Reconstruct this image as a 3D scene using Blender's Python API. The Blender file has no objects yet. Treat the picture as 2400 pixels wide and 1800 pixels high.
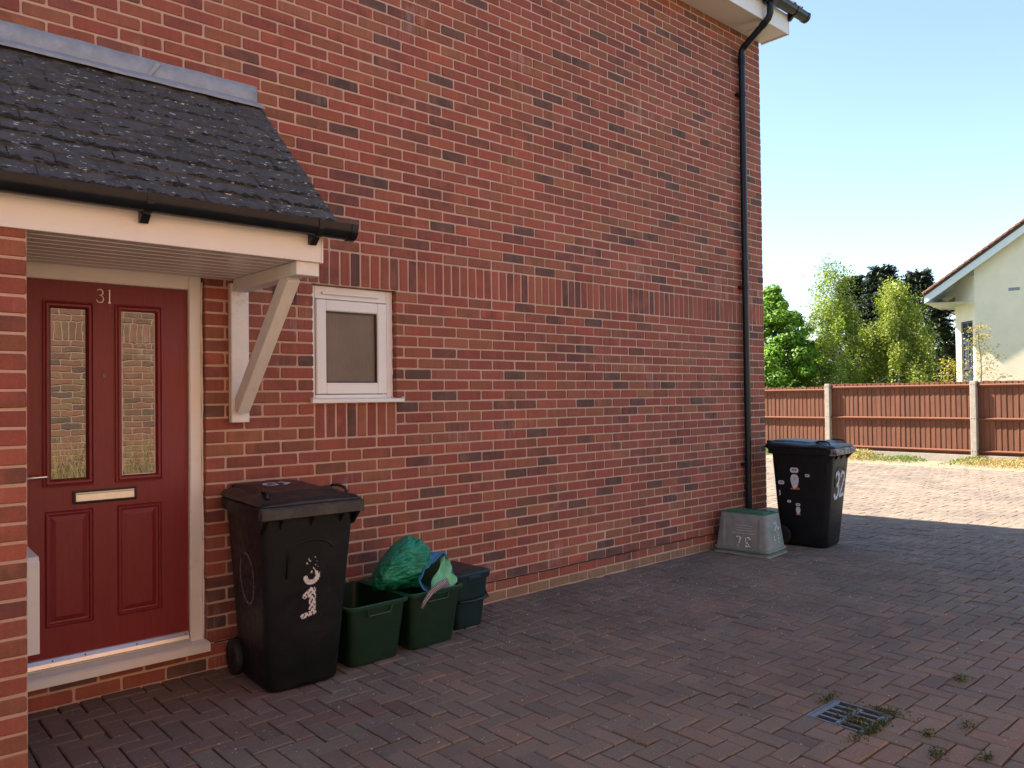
import bpy, math, random
import numpy as np
from mathutils import Vector, Matrix
R_ = math.radians
sc = bpy.context.scene
col = sc.collection
random.seed(7)
rng = np.random.default_rng(11)

# ---------------------------------------------------------------- camera
CAM = (-2.910, -4.488, 1.527)
YAW, PITCH, ROLL, FPX = 0.72794, 0.01568, -0.01234, 1843.3
def cam_axes():
    cy, sy, cp, sp = math.cos(YAW), math.sin(YAW), math.cos(PITCH), math.sin(PITCH)
    f = np.array([sy*cp, cy*cp, sp]); r = np.array([cy, -sy, 0.0]); u = np.cross(r, f)
    c, s = math.cos(ROLL), math.sin(ROLL)
    return c*r+s*u, -s*r+c*u, f
cr, cu, cf = cam_axes()
cam_d = bpy.data.cameras.new('camera')
cam = bpy.data.objects.new('camera', cam_d); col.objects.link(cam)
cam.matrix_world = Matrix(((cr[0], cu[0], -cf[0], CAM[0]), (cr[1], cu[1], -cf[1], CAM[1]), (cr[2], cu[2], -cf[2], CAM[2]), (0, 0, 0, 1)))
cam_d.sensor_width = 36.0; cam_d.lens = 36.0*FPX/2400.0
cam_d.clip_start = 0.05; cam_d.clip_end = 3000
sc.camera = cam

# ---------------------------------------------------------------- sky, sun, exposure
SUN_A, SUN_B = 0.30, 0.87                       # shadow shift in +X and -Y for each metre of height
sun_el = math.atan(1/math.hypot(SUN_A, SUN_B)); sun_lon = math.atan2(-SUN_A, SUN_B)
w = bpy.data.worlds.new('World'); sc.world = w; w.use_nodes = True
nt = w.node_tree; bg = nt.nodes['Background']
sky = nt.nodes.new('ShaderNodeTexSky'); sky.sky_type = 'NISHITA'; sky.sun_disc = False
sky.sun_elevation = sun_el; sky.sun_rotation = sun_lon
sky.altitude = 0; sky.air_density = 1.0; sky.dust_density = 0.6; sky.ozone_density = 1.0
nt.links.new(sky.outputs[0], bg.inputs[0]); bg.inputs[1].default_value = 0.085
sd = bpy.data.lights.new('sun', 'SUN'); sd.energy = 5.0; sd.angle = R_(0.53); sd.color = (1.0, 0.92, 0.80)
so = bpy.data.objects.new('sun', sd); col.objects.link(so)
so.rotation_euler = Vector((SUN_A, -SUN_B, -1)).to_track_quat('-Z', 'Y').to_euler()
so.location = (-8, 20, 30)
vs = sc.view_settings; vs.view_transform = 'Standard'; vs.look = 'None'; vs.gamma = 1.0; vs.use_curve_mapping = False
vs.exposure = 1.95
sc.render.film_transparent = False

# ---------------------------------------------------------------- helpers
def link(o, parent=None):
    col.objects.link(o)
    if parent is not None: o.parent = parent
    return o
def tag(o, label=None, cat=None, group=None, kind=None):
    if label: o['label'] = label
    if cat: o['category'] = cat
    if group: o['group'] = group
    if kind: o['kind'] = kind
    return o
def empty(name, loc=(0, 0, 0), rz=0.0):
    o = bpy.data.objects.new(name, None); o.empty_display_size = 0.1
    o.location = loc; o.rotation_euler = (0, 0, rz); col.objects.link(o); return o

class MB:
    """collects geometry for one mesh"""
    def __init__(s): s.v = []; s.f = []; s.c = []
    def add(s, vs_, fs, c=None):
        n = len(s.v); s.v.extend([tuple(map(float, p)) for p in vs_]); s.f.extend([tuple(i+n for i in f) for f in fs])
        if c is not None: s.c.extend([c]*len(vs_))
        return s
    def box(s, x0, x1, y0, y1, z0, z1, b=0.0, c=None):
        if b <= 0:
            return s.add([(x, y, z) for z in (z0, z1) for y in (y0, y1) for x in (x0, x1)],
                         [(0, 2, 3, 1), (4, 5, 7, 6), (0, 1, 5, 4), (2, 6, 7, 3), (0, 4, 6, 2), (1, 3, 7, 5)], c)
        V = []; idx = {}
        for i, x in enumerate((x0, x1)):
            for j, y in enumerate((y0, y1)):
                for k, z in enumerate((z0, z1)):
                    sx, sy, sz = (1-2*i), (1-2*j), (1-2*k)
                    for a in range(3):
                        p = [x+sx*b, y+sy*b, z+sz*b]; p[a] = (x, y, z)[a]
                        idx[(i, j, k, a)] = len(V); V.append(p)
        F = []
        q = idx
        for a in range(3):
            o1, o2 = [t for t in range(3) if t != a]
            for e in (0, 1):
                def key(u_, v_):
                    kk = [0, 0, 0]; kk[a] = e; kk[o1] = u_; kk[o2] = v_; return (*kk, a)
                F.append([q[key(0, 0)], q[key(1, 0)], q[key(1, 1)], q[key(0, 1)]])
        for a in range(3):
            o1, o2 = [t for t in range(3) if t != a]
            for u_ in (0, 1):
                for v_ in (0, 1):
                    k0 = [0, 0, 0]; k0[o1] = u_; k0[o2] = v_; k1 = list(k0); k1[a] = 1
                    F.append([q[(*k0, o1)], q[(*k1, o1)], q[(*k1, o2)], q[(*k0, o2)]])
        for i in (0, 1):
            for j in (0, 1):
                for k in (0, 1): F.append([q[(i, j, k, 0)], q[(i, j, k, 1)], q[(i, j, k, 2)]])
        return s.add(V, F, c)
    def prism(s, poly, axis, a0, a1, c=None):
        """poly: 2D points in the other two axes (ordered)"""
        n = len(poly); V = []
        for a in (a0, a1):
            for p in poly:
                t = list(p); t.insert(axis, a); V.append(t)
        F = [tuple(range(n)), tuple(range(2*n-1, n-1, -1))]
        F += [(i, (i+1) % n, n+(i+1) % n, n+i) for i in range(n)]
        return s.add(V, F, c)
    def tube(s, pts, rad, n=10, cap=True, closed=False, c=None):
        pts = [Vector(p) for p in pts]; m = len(pts)
        rads = rad if hasattr(rad, '__len__') else [rad]*m
        V = []; prev = None
        for i, p in enumerate(pts):
            if closed: t = pts[(i+1) % m]-pts[i-1]
            else: t = pts[min(i+1, m-1)]-pts[max(i-1, 0)]
            t.normalize()
            if prev is None:
                up = Vector((0, 0, 1)) if abs(t.z) < 0.9 else Vector((1, 0, 0)); a = t.cross(up).normalized()
            else: a = (prev-t*prev.dot(t)).normalized()
            prev = a; b = t.cross(a)
            for k in range(n):
                ang = 2*math.pi*k/n; V.append(p+(a*math.cos(ang)+b*math.sin(ang))*rads[i])
        F = []
        for i in range(m if closed else m-1):
            i2 = (i+1) % m
            for k in range(n): F.append((i*n+k, i*n+(k+1) % n, i2*n+(k+1) % n, i2*n+k))
        if cap and not closed: F += [tuple(range(n-1, -1, -1)), tuple(range((m-1)*n, m*n))]
        return s.add(V, F, c)
    def rings(s, rings, cap0=True, cap1=True, c=None):
        n = len(rings[0]); V = [p for r in rings for p in r]; F = []
        for i in range(len(rings)-1):
            for k in range(n): F.append((i*n+k, i*n+(k+1) % n, (i+1)*n+(k+1) % n, (i+1)*n+k))
        if cap0: F.append(tuple(range(n-1, -1, -1)))
        if cap1: F.append(tuple(range((len(rings)-1)*n, len(rings)*n)))
        return s.add(V, F, c)
    def mesh(s, name, mat=None, smooth=False, angle=None):
        me = bpy.data.meshes.new(name); me.from_pydata(s.v, [], s.f); me.update()
        if s.c:
            ca = me.color_attributes.new('Col', 'FLOAT_COLOR', 'POINT')
            ca.data.foreach_set('color', np.array(s.c, np.float32).ravel())
        if mat: me.materials.append(mat)
        if smooth:
            me.polygons.foreach_set('use_smooth', [True]*len(me.polygons))
            if angle is not None: me.set_sharp_from_angle(angle=R_(angle))
        return me
    def obj(s, name, mat, parent=None, smooth=False, angle=None, loc=None, recalc=True):
        me = s.mesh(name, mat, smooth, angle)
        if recalc:
            import bmesh
            bm = bmesh.new(); bm.from_mesh(me); bmesh.ops.recalc_face_normals(bm, faces=bm.faces[:]); bm.to_mesh(me); bm.free()
            if smooth and angle is not None: me.set_sharp_from_angle(angle=R_(angle))
        o = bpy.data.objects.new(name, me); link(o, parent)
        if loc: o.location = loc
        return o

def rrect(hw, y0, y1, z, r, n=4, cx=0.0):
    """rounded rectangle ring, counter-clockwise"""
    P = []
    for (sx, yc, a0) in ((1, y0, -90), (1, y1, 0), (-1, y1, 90), (-1, y0, 180)):
        px = cx+sx*(hw-r); py = yc+r if yc == y0 else yc-r
        for k in range(n+1):
            a = R_(a0+90*k/n); P.append((px+r*math.cos(a), py+r*math.sin(a), z))
    return P

# ---------------------------------------------------------------- materials
def new_mat(name):
    m = bpy.data.materials.new(name); m.use_nodes = True
    return m, m.node_tree, m.node_tree.nodes['Principled BSDF']
def N(nt_, t, **kw):
    n = nt_.nodes.new(t)
    for k, v in kw.items(): setattr(n, k, v)
    return n
def noise(nt_, scale, detail=4, rough=0.6, vec=None, dist=0.0):
    n = N(nt_, 'ShaderNodeTexNoise'); n.inputs['Scale'].default_value = scale; n.inputs['Detail'].default_value = detail
    n.inputs['Roughness'].default_value = rough; n.inputs['Distortion'].default_value = dist
    if vec is not None: nt_.links.new(vec, n.inputs['Vector'])
    return n.outputs['Fac']
def ramp(nt_, fac, a, b, ca=(0, 0, 0, 1), cb=(1, 1, 1, 1)):
    r = N(nt_, 'ShaderNodeValToRGB'); r.color_ramp.elements[0].position = a; r.color_ramp.elements[1].position = b
    r.color_ramp.elements[0].color = ca; r.color_ramp.elements[1].color = cb
    nt_.links.new(fac, r.inputs[0]); return r.outputs[0]
def mixc(nt_, fac, a, b, mode='MIX'):
    m = N(nt_, 'ShaderNodeMix', data_type='RGBA', blend_type=mode)
    def put(sock, v):
        if isinstance(v, (int, float)): sock.default_value = v
        elif isinstance(v, (tuple, list)): sock.default_value = (*v[:3], 1)
        else: nt_.links.new(v, sock)
    put(m.inputs[0], fac); put(m.inputs[6], a); put(m.inputs[7], b); return m.outputs[2]
def math_(nt_, op, a, b=0.0):
    m = N(nt_, 'ShaderNodeMath', operation=op)
    for i, v in enumerate((a, b)):
        if isinstance(v, (int, float)): m.inputs[i].default_value = v
        else: nt_.links.new(v, m.inputs[i])
    return m.outputs[0]
def bump(nt_, bsdf, h, dist, strength=1.0):
    b = N(nt_, 'ShaderNodeBump'); b.inputs['Distance'].default_value = dist; b.inputs['Strength'].default_value = strength
    nt_.links.new(h, b.inputs['Height']); nt_.links.new(b.outputs[0], bsdf.inputs['Normal'])
def position(nt_): return N(nt_, 'ShaderNodeNewGeometry').outputs['Position']
def objcoord(nt_): return N(nt_, 'ShaderNodeTexCoord').outputs['Object']

def brick_mat(name, src, dark=(0.10, 0.070, 0.064), light=None):
    m, t, b = new_mat(name); pos = position(t)
    if src == 'obj':
        i = N(t, 'ShaderNodeObjectInfo'); c, a = i.outputs['Color'], i.outputs['Alpha']
    else:
        i = N(t, 'ShaderNodeAttribute'); i.attribute_name = 'Col'; c, a = i.outputs['Color'], i.outputs['Alpha']
    mot = noise(t, 7.5, 3, 0.55, pos, 0.4)
    d = math_(t, 'MULTIPLY', ramp(t, mot, 0.36, 0.62), a)
    c1 = mixc(t, d, c, dark)
    fine = noise(t, 95, 5, 0.7, pos)
    c2 = mixc(t, 0.55, c1, ramp(t, fine, 0.25, 0.8, (0.66, 0.65, 0.65, 1), (1.12, 1.1, 1.08, 1)), 'MULTIPLY')
    streak = N(t, 'ShaderNodeMapping'); streak.inputs['Scale'].default_value = (42, 42, 2.5); t.links.new(pos, streak.inputs[0])
    st = noise(t, 1.0, 2, 0.5, streak.outputs[0])
    c2 = mixc(t, 0.30, c2, ramp(t, st, 0.3, 0.75, (0.62, 0.60, 0.6, 1), (1.12, 1.1, 1.08, 1)), 'MULTIPLY')
    speck = noise(t, 240, 2, 0.5, pos)
    c3 = mixc(t, ramp(t, speck, 0.74, 0.80), c2, (0.62, 0.5, 0.42))
    c3 = mixc(t, 0.6, c3, ramp(t, noise(t, 0.9, 4, 0.6, pos), 0.3, 0.7, (0.80, 0.78, 0.78, 1), (1.1, 1.1, 1.08, 1)), 'MULTIPLY')
    blm = math_(t, 'MULTIPLY', ramp(t, noise(t, 2.1, 3, 0.6, pos), 0.60, 0.74), ramp(t, st, 0.42, 0.62))
    c3 = mixc(t, math_(t, 'MULTIPLY', blm, 0.34), c3, (0.60, 0.48, 0.44))
    t.links.new(c3, b.inputs['Base Color']); b.inputs['Roughness'].default_value = 0.88
    b.inputs['Specular IOR Level'].default_value = 0.25
    bump(t, b, math_(t, 'ADD', noise(t, 160, 5, 0.75, pos), math_(t, 'MULTIPLY', noise(t, 28, 3, 0.5, pos), 1.4)), 0.0035, 0.8)
    return m
M = {}
M['brick_o'] = brick_mat('brick', 'obj'); M['brick_a'] = brick_mat('brick_field', 'attr')

def mortar():
    m, t, b = new_mat('mortar'); p = position(t)
    c = mixc(t, ramp(t, noise(t, 3.0, 4, 0.6, p), 0.3, 0.7), (0.56, 0.375, 0.285), (0.66, 0.465, 0.365))
    c = mixc(t, 0.5, c, ramp(t, noise(t, 220, 3, 0.7, p), 0.25, 0.8, (0.6, 0.58, 0.55, 1), (1, 1, 1, 1)), 'MULTIPLY')
    t.links.new(c, b.inputs['Base Color']); b.inputs['Roughness'].default_value = 0.95
    bump(t, b, noise(t, 120, 5, 0.7, p), 0.004, 0.8); return m
M['mortar'] = mortar()

def plain(name, colr, rough=0.5, var=0.12, scale=9.0, bumpd=0.0, bscale=60, spec=0.5, metal=0.0, dirt=None, dirt_rng=(0.55, 0.75), dscale=4.0, obj=False):
    m, t, b = new_mat(name); p = objcoord(t) if obj else position(t)
    lo = tuple(x*(1-var) for x in colr); hi = tuple(min(1, x*(1+var)) for x in colr)
    c = mixc(t, ramp(t, noise(t, scale, 5, 0.65, p), 0.3, 0.7), lo, hi)
    if dirt is not None: c = mixc(t, ramp(t, noise(t, dscale, 6, 0.7, p), *dirt_rng), c, dirt)
    t.links.new(c, b.inputs['Base Color'])
    r = ramp(t, noise(t, scale*2.3, 4, 0.6, p), 0.3, 0.7, (rough*0.82,)*3+(1,), (min(1, rough*1.18),)*3+(1,)); t.links.new(r, b.inputs['Roughness'])
    b.inputs['Specular IOR Level'].default_value = spec; b.inputs['Metallic'].default_value = metal
    if bumpd > 0: bump(t, b, noise(t, bscale, 4, 0.6, p), bumpd)
    return m
M['white'] = plain('white_upvc', (0.80, 0.79, 0.76), 0.38, 0.03, 5, dirt=(0.55, 0.50, 0.43), dirt_rng=(0.62, 0.85))
M['white_wood'] = plain('white_painted_wood', (0.78, 0.77, 0.73), 0.55, 0.05, 8, 0.002, 40, dirt=(0.5, 0.46, 0.38), dirt_rng=(0.6, 0.8))
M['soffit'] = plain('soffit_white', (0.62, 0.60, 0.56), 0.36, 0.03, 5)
M['gutter'] = plain('black_gutter_plastic', (0.010, 0.013, 0.018), 0.24, 0.2, 12, spec=0.3, dirt=(0.022, 0.024, 0.026), dirt_rng=(0.6, 0.9))
M['lead'] = plain('lead_sheet', (0.30, 0.335, 0.37), 0.5, 0.16, 9, 0.004, 25, dirt=(0.42, 0.44, 0.46), dirt_rng=(0.5, 0.8), dscale=11)
M['bin'] = plain('black_bin_plastic', (0.0065, 0.0070, 0.0085), 0.46, 0.25, 10, 0.0012, 160, spec=0.3, dirt=(0.020, 0.018, 0.016), dirt_rng=(0.5, 0.85), dscale=5)
M['lid'] = plain('bin_lid_plastic', (0.009, 0.013, 0.018), 0.36, 0.25, 10, 0.0012, 160, spec=0.4, dirt=(0.05, 0.045, 0.04), dirt_rng=(0.55, 0.85), dscale=6)
M['rim_dusty'] = plain('dusty_bin_rim', (0.030, 0.027, 0.025), 0.55, 0.3, 20, 0.0012, 160, dirt=(0.085, 0.075, 0.062), dirt_rng=(0.45, 0.8), dscale=14)
M['rim_worn'] = plain('worn_bin_rim', (0.06, 0.055, 0.05), 0.5, 0.3, 20, dirt=(0.42, 0.38, 0.32), dirt_rng=(0.42, 0.62), dscale=22)
M['tyre'] = plain('tyre_rubber', (0.012, 0.012, 0.012), 0.7, 0.3, 20)
M['green_box'] = plain('green_box_plastic', (0.004, 0.026, 0.010), 0.45, 0.15, 8, 0.0008, 120)
M['green_rim'] = plain('green_box_rim', (0.012, 0.055, 0.025), 0.42, 0.15, 8)
M['caddy'] = plain('caddy_plastic', (0.005, 0.022, 0.026), 0.4, 0.2, 8, 0.0008, 120)
M['crate'] = plain('faded_crate', (0.20, 0.225, 0.215), 0.6, 0.2, 10, 0.001, 90, dirt=(0.30, 0.275, 0.23), dirt_rng=(0.45, 0.75), dscale=7)
M['crate_green'] = plain('crate_green', (0.03, 0.15, 0.065), 0.5, 0.25, 14, dirt=(0.10, 0.12, 0.09), dirt_rng=(0.5, 0.8), dscale=12)
M['paint'] = plain('white_paint_mark', (0.66, 0.62, 0.60), 0.7, 0.2, 60)
M['sticker'] = plain('white_sticker', (0.62, 0.63, 0.68), 0.5, 0.08, 40)
M['sticker_grey'] = plain('grey_sticker_ink', (0.16, 0.17, 0.2), 0.5, 0.1, 40)
M['sticker_orange'] = plain('orange_sticker_ink', (0.55, 0.16, 0.05), 0.5, 0.1, 40)
M['scuff'] = plain('scuffed_plastic', (0.20, 0.21, 0.27), 0.7, 0.3, 80)
M['print'] = plain('faded_print', (0.42, 0.44, 0.47), 0.6, 0.2, 50)
M['print_w'] = plain('white_print', (0.75, 0.78, 0.78), 0.6, 0.2, 50)
M['print_k'] = plain('black_print', (0.02, 0.025, 0.03), 0.6, 0.2, 50)
M['chrome'] = plain('satin_chrome', (0.78, 0.76, 0.73), 0.25, 0.05, 30, metal=1.0)
M['alu'] = plain('aluminium_plate', (0.80, 0.78, 0.76), 0.36, 0.05, 30, metal=0.75)
M['blackp'] = plain('black_plastic', (0.012, 0.012, 0.014), 0.4, 0.2, 20)
M['iron'] = plain('cast_iron', (0.125, 0.128, 0.14), 0.38, 0.2, 30, 0.001, 80, metal=0.35, dirt=(0.09, 0.06, 0.045), dirt_rng=(0.6, 0.8), dscale=14)
M['dark'] = plain('dark_void', (0.006, 0.005, 0.005), 0.9, 0.2, 20)
M['cream'] = plain('cream_render', (0.88, 0.73, 0.52), 0.9, 0.05, 2.2, 0.003, 150)
M['whitewash'] = plain('white_boarding', (0.74, 0.74, 0.70), 0.55, 0.04, 4)
M['terracotta'] = plain('terracotta_tile', (0.40, 0.19, 0.13), 0.85, 0.25, 9, 0.004, 60)
M['brown_tile'] = plain('brown_roof_tile', (0.16, 0.085, 0.06), 0.9, 0.35, 16, 0.006, 50, dirt=(0.30, 0.24, 0.19), dirt_rng=(0.55, 0.7), dscale=25)
M['concrete'] = plain('concrete_post', (0.36, 0.31, 0.25), 0.9, 0.15, 14, 0.003, 120)
M['bark'] = plain('bark', (0.10, 0.075, 0.055), 0.9, 0.3, 18, 0.01, 30)
M['bark_birch'] = plain('birch_bark', (0.52, 0.49, 0.44), 0.8, 0.15, 12, dirt=(0.06, 0.05, 0.045), dirt_rng=(0.56, 0.64), dscale=9)
M['glass_dark'] = None

def glass(name, base, rough, ior, bumpd=0.0, bscale=(1, 1, 1), coat=0.0):
    m, t, b = new_mat(name); p = position(t)
    c = mixc(t, ramp(t, noise(t, 5, 3, 0.5, p), 0.3, 0.7), tuple(x*0.9 for x in base), tuple(x*1.1 for x in base))
    t.links.new(c, b.inputs['Base Color']); b.inputs['Roughness'].default_value = rough; b.inputs['IOR'].default_value = ior
    if bumpd:
        mp = N(t, 'ShaderNodeMapping'); mp.inputs['Scale'].default_value = bscale; t.links.new(p, mp.inputs[0])
        bump(t, b, noise(t, 1.0, 2, 0.5, mp.outputs[0]), bumpd)
    return m
M['door_glass'] = glass('door_glass', (0.03, 0.024, 0.017), 0.01, 2.15, 0.00018, (9, 9, 7))
M['frosted'] = glass('obscure_glass', (0.175, 0.120, 0.082), 0.38, 1.42, 0.002, (120, 120, 14))  # brown base paints in the reflection of the sunlit wall opposite
M['pane_blue'] = glass('window_pane', (0.03, 0.05, 0.07), 0.05, 2.0)
M['door'] = None
def door_mat():
    m, t, b = new_mat('red_door_skin'); p = position(t)
    mp = N(t, 'ShaderNodeMapping'); mp.inputs['Scale'].default_value = (30, 30, 2.2); t.links.new(p, mp.inputs[0])
    g = noise(t, 1.6, 5, 0.7, mp.outputs[0], 1.2)
    c = mixc(t, ramp(t, g, 0.3, 0.7), (0.185, 0.018, 0.023), (0.235, 0.025, 0.030)); t.links.new(c, b.inputs['Base Color'])
    b.inputs['Roughness'].default_value = 0.42; b.inputs['Specular IOR Level'].default_value = 0.45
    bump(t, b, g, 0.0012); return m
M['door'] = door_mat()

def paver_mat(name, src):
    m, t, b = new_mat(name); pos = position(t)
    if src == 'obj':
        i = N(t, 'ShaderNodeObjectInfo'); c, a = i.outputs['Color'], i.outputs['Alpha']
    else:
        i = N(t, 'ShaderNodeAttribute'); i.attribute_name = 'Col'; c, a = i.outputs['Color'], i.outputs['Alpha']
    c = mixc(t, 0.75, c, ramp(t, noise(t, 130, 4, 0.75, pos), 0.25, 0.8, (0.45, 0.43, 0.43, 1), (1.15, 1.12, 1.1, 1)), 'MULTIPLY')
    c = mixc(t, math_(t, 'MULTIPLY', ramp(t, noise(t, 1.1, 5, 0.65, pos), 0.42, 0.68), 0.6), c, (0.105, 0.090, 0.078))
    c = mixc(t, ramp(t, noise(t, 75, 3, 0.6, pos), 0.66, 0.72), c, (0.46, 0.41, 0.37))
    c = mixc(t, ramp(t, noise(t, 46, 3, 0.6, pos), 0.70, 0.74), c, (0.025, 0.022, 0.022))
    t.links.new(c, b.inputs['Base Color']); b.inputs['Roughness'].default_value = 0.9; b.inputs['Specular IOR Level'].default_value = 0.2
    bump(t, b, noise(t, 190, 4, 0.75, pos), 0.003, 0.9); return m
M['paver_o'] = paver_mat('paver', 'obj'); M['paver_a'] = paver_mat('paver_field', 'attr')
M['sand'] = plain('joint_sand', (0.024, 0.019, 0.015), 0.95, 0.35, 30, 0.004, 150, dirt=(0.035, 0.042, 0.016), dirt_rng=(0.5, 0.65), dscale=2.5)  # dark copy for joints in the house shadow; the sunlit part gets a pale one
M['ground'] = plain('grass_ground', (0.06, 0.085, 0.03), 0.95, 0.3, 1.5, 0.02, 20)
M['soil'] = plain('dry_soil', (0.26, 0.20, 0.13), 0.95, 0.3, 12, 0.01, 60)

def tile_mat():
    m, t, b = new_mat('grey_roof_tile'); pos = position(t); i = N(t, 'ShaderNodeObjectInfo')
    c = mixc(t, ramp(t, noise(t, 22, 5, 0.7, pos), 0.3, 0.7), (0.060, 0.060, 0.062), (0.125, 0.122, 0.118))
    c = mixc(t, 0.6, c, i.outputs['Color'], 'MULTIPLY')
    c = mixc(t, ramp(t, noise(t, 9, 5, 0.7, pos), 0.56, 0.72), c, (0.032, 0.030, 0.026))
    mp = N(t, 'ShaderNodeMapping'); mp.inputs['Scale'].default_value = (24, 58, 58); t.links.new(pos, mp.inputs[0])
    c = mixc(t, ramp(t, noise(t, 1.0, 3, 0.6, mp.outputs[0]), 0.645, 0.675), c, (0.66, 0.67, 0.66))
    t.links.new(c, b.inputs['Base Color']); b.inputs['Roughness'].default_value = 0.85
    bump(t, b, noise(t, 70, 6, 0.75, pos), 0.008, 0.9); return m
M['tile'] = tile_mat()
M['moss'] = plain('dark_moss', (0.024, 0.024, 0.019), 0.95, 0.4, 40, 0.01, 120)

def leaf_mat(name, trans=0.35):
    m, t, b = new_mat(name); i = N(t, 'ShaderNodeAttribute'); i.attribute_name = 'Col'
    t.links.new(i.outputs['Color'], b.inputs['Base Color']); b.inputs['Roughness'].default_value = 0.5
    b.inputs['Specular IOR Level'].default_value = 0.3
    tr = N(t, 'ShaderNodeBsdfTranslucent'); t.links.new(mixc(t, 1.0, i.outputs['Color'], (1.25, 1.3, 0.6), 'MULTIPLY'), tr.inputs[0])
    mx = N(t, 'ShaderNodeMixShader'); mx.inputs[0].default_value = trans
    t.links.new(b.outputs[0], mx.inputs[1]); t.links.new(tr.outputs[0], mx.inputs[2])
    t.links.new(mx.outputs[0], t.nodes['Material Output'].inputs[0]); return m
M['leaf'] = leaf_mat('leaf'); M['needle'] = leaf_mat('conifer_frond', 0.12)

def wood_mat():
    m, t, b = new_mat('red_stained_fence_board'); pos = objcoord(t); i = N(t, 'ShaderNodeObjectInfo'); g = position(t)
    mp = N(t, 'ShaderNodeMapping'); mp.inputs['Scale'].default_value = (25, 25, 1.6); t.links.new(g, mp.inputs[0])
    c = mixc(t, ramp(t, noise(t, 1.5, 5, 0.7, mp.outputs[0], 0.8), 0.25, 0.75), (0.092, 0.030, 0.013), (0.195, 0.070, 0.032))
    c = mixc(t, 0.8, c, i.outputs['Color'], 'MULTIPLY')
    t.links.new(c, b.inputs['Base Color']); b.inputs['Roughness'].default_value = 0.85
    bump(t, b, noise(t, 2.0, 4, 0.7, mp.outputs[0]), 0.002); return m
M['board'] = wood_mat()

def bag_mat():
    m, t, b = new_mat('woven_green_bag'); p = objcoord(t)
    c = mixc(t, ramp(t, noise(t, 7, 4, 0.6, p), 0.3, 0.7), (0.008, 0.235, 0.135), (0.03, 0.42, 0.25))
    t.links.new(c, b.inputs['Base Color']); b.inputs['Roughness'].default_value = 0.38
    tr = N(t, 'ShaderNodeBsdfTranslucent'); tr.inputs[0].default_value = (0.03, 0.30, 0.15, 1)
    mx = N(t, 'ShaderNodeMixShader'); mx.inputs[0].default_value = 0.25
    t.links.new(b.outputs[0], mx.inputs[1]); t.links.new(tr.outputs[0], mx.inputs[2]); t.links.new(mx.outputs[0], t.nodes['Material Output'].inputs[0])
    mp_ = N(t, 'ShaderNodeMapping'); mp_.inputs['Scale'].default_value = (4, 8, 9); mp_.inputs['Rotation'].default_value = (0.2, 0.6, 0.3); t.links.new(p, mp_.inputs[0])
    r1 = math_(t, 'ABSOLUTE', math_(t, 'SUBTRACT', noise(t, 1.0, 3, 0.55, mp_.outputs[0], 0.3), 0.5)); r2 = math_(t, 'ABSOLUTE', math_(t, 'SUBTRACT', noise(t, 2.7, 2, 0.5, mp_.outputs[0], 0.2), 0.5))
    bump(t, b, math_(t, 'ADD', r1, math_(t, 'MULTIPLY', r2, 0.35)), 0.10, 0.85); return m
M['bag'] = bag_mat()
M['bag_in'] = plain('bag_lining', (0.16, 0.46, 0.22), 0.5, 0.35, 9, 0.008, 14, obj=True)
M['bag_trim'] = plain('blue_bag_trim', (0.012, 0.14, 0.27), 0.5, 0.2, 20)
def strap_mat():
    m, t, b = new_mat('checked_strap'); p = objcoord(t)
    ch = N(t, 'ShaderNodeTexChecker'); ch.inputs['Scale'].default_value = 150; t.links.new(p, ch.inputs[0])
    ch.inputs[1].default_value = (0.03, 0.025, 0.03, 1); ch.inputs[2].default_value = (0.42, 0.36, 0.38, 1)
    t.links.new(ch.outputs[0], b.inputs['Base Color']); b.inputs['Roughness'].default_value = 0.7; return m
M['strap'] = strap_mat()

# ================================================================= SETTING: ground and paving
gm = MB(); gm.add([(-600, -600, -0.05), (900, -600, -0.05), (900, 900, -0.05), (-600, 900, -0.05)], [(0, 1, 2, 3)])
g = gm.obj('ground', M['ground']); tag(g, kind='structure')
HX1, HW = 4.725, 6.4           # right-hand end of the house, depth of the house
PX0, PX1, PY0, PY1 = -7.0, 13.95, -5.72, 11.0
pm = MB()
pm.add([(PX0, PY0, -0.014), (PX1, PY0, -0.014), (PX1, PY1, -0.014), (PX0, PY1, -0.014)], [(0, 1, 2, 3)])
paving = pm.obj('paving', M['sand']); tag(paving, kind='structure')
vm = MB(); vm.add([(PX1, -14, -0.02), (17.5, -14, -0.02), (17.5, 14, -0.02), (PX1, 14, -0.02)], [(0, 1, 2, 3)])
tag(vm.obj('verge_soil', M['soil']), kind='structure')

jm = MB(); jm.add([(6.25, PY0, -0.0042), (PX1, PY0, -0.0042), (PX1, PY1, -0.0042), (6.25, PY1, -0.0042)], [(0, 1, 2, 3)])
jm.obj('joint_sand', plain('sunlit_joint_sand', (0.21, 0.165, 0.120), 0.95, 0.3, 20, 0.003, 150), paving)  # pale copy of the sand: sunlight on the joints painted into the colour
def proj(p):
    d = np.asarray(p, float)-np.array(CAM); z = d@cf
    return 1200+FPX*(d@cr)/z, 900-FPX*(d@cu)/z, z
def vis_area(pts):
    P = [proj(p) for p in pts]
    if min(q[2] for q in P) < 0.3: return 0.0
    cx = sum(q[0] for q in P)/len(P); cy = sum(q[1] for q in P)/len(P)
    if not (-25 < cx < 2425 and -25 < cy < 1825): return 0.0
    a = 0.0
    for i in range(len(P)):
        j = (i+1) % len(P); a += P[i][0]*P[j][1]-P[j][0]*P[i][1]
    return abs(a)/2

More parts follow.
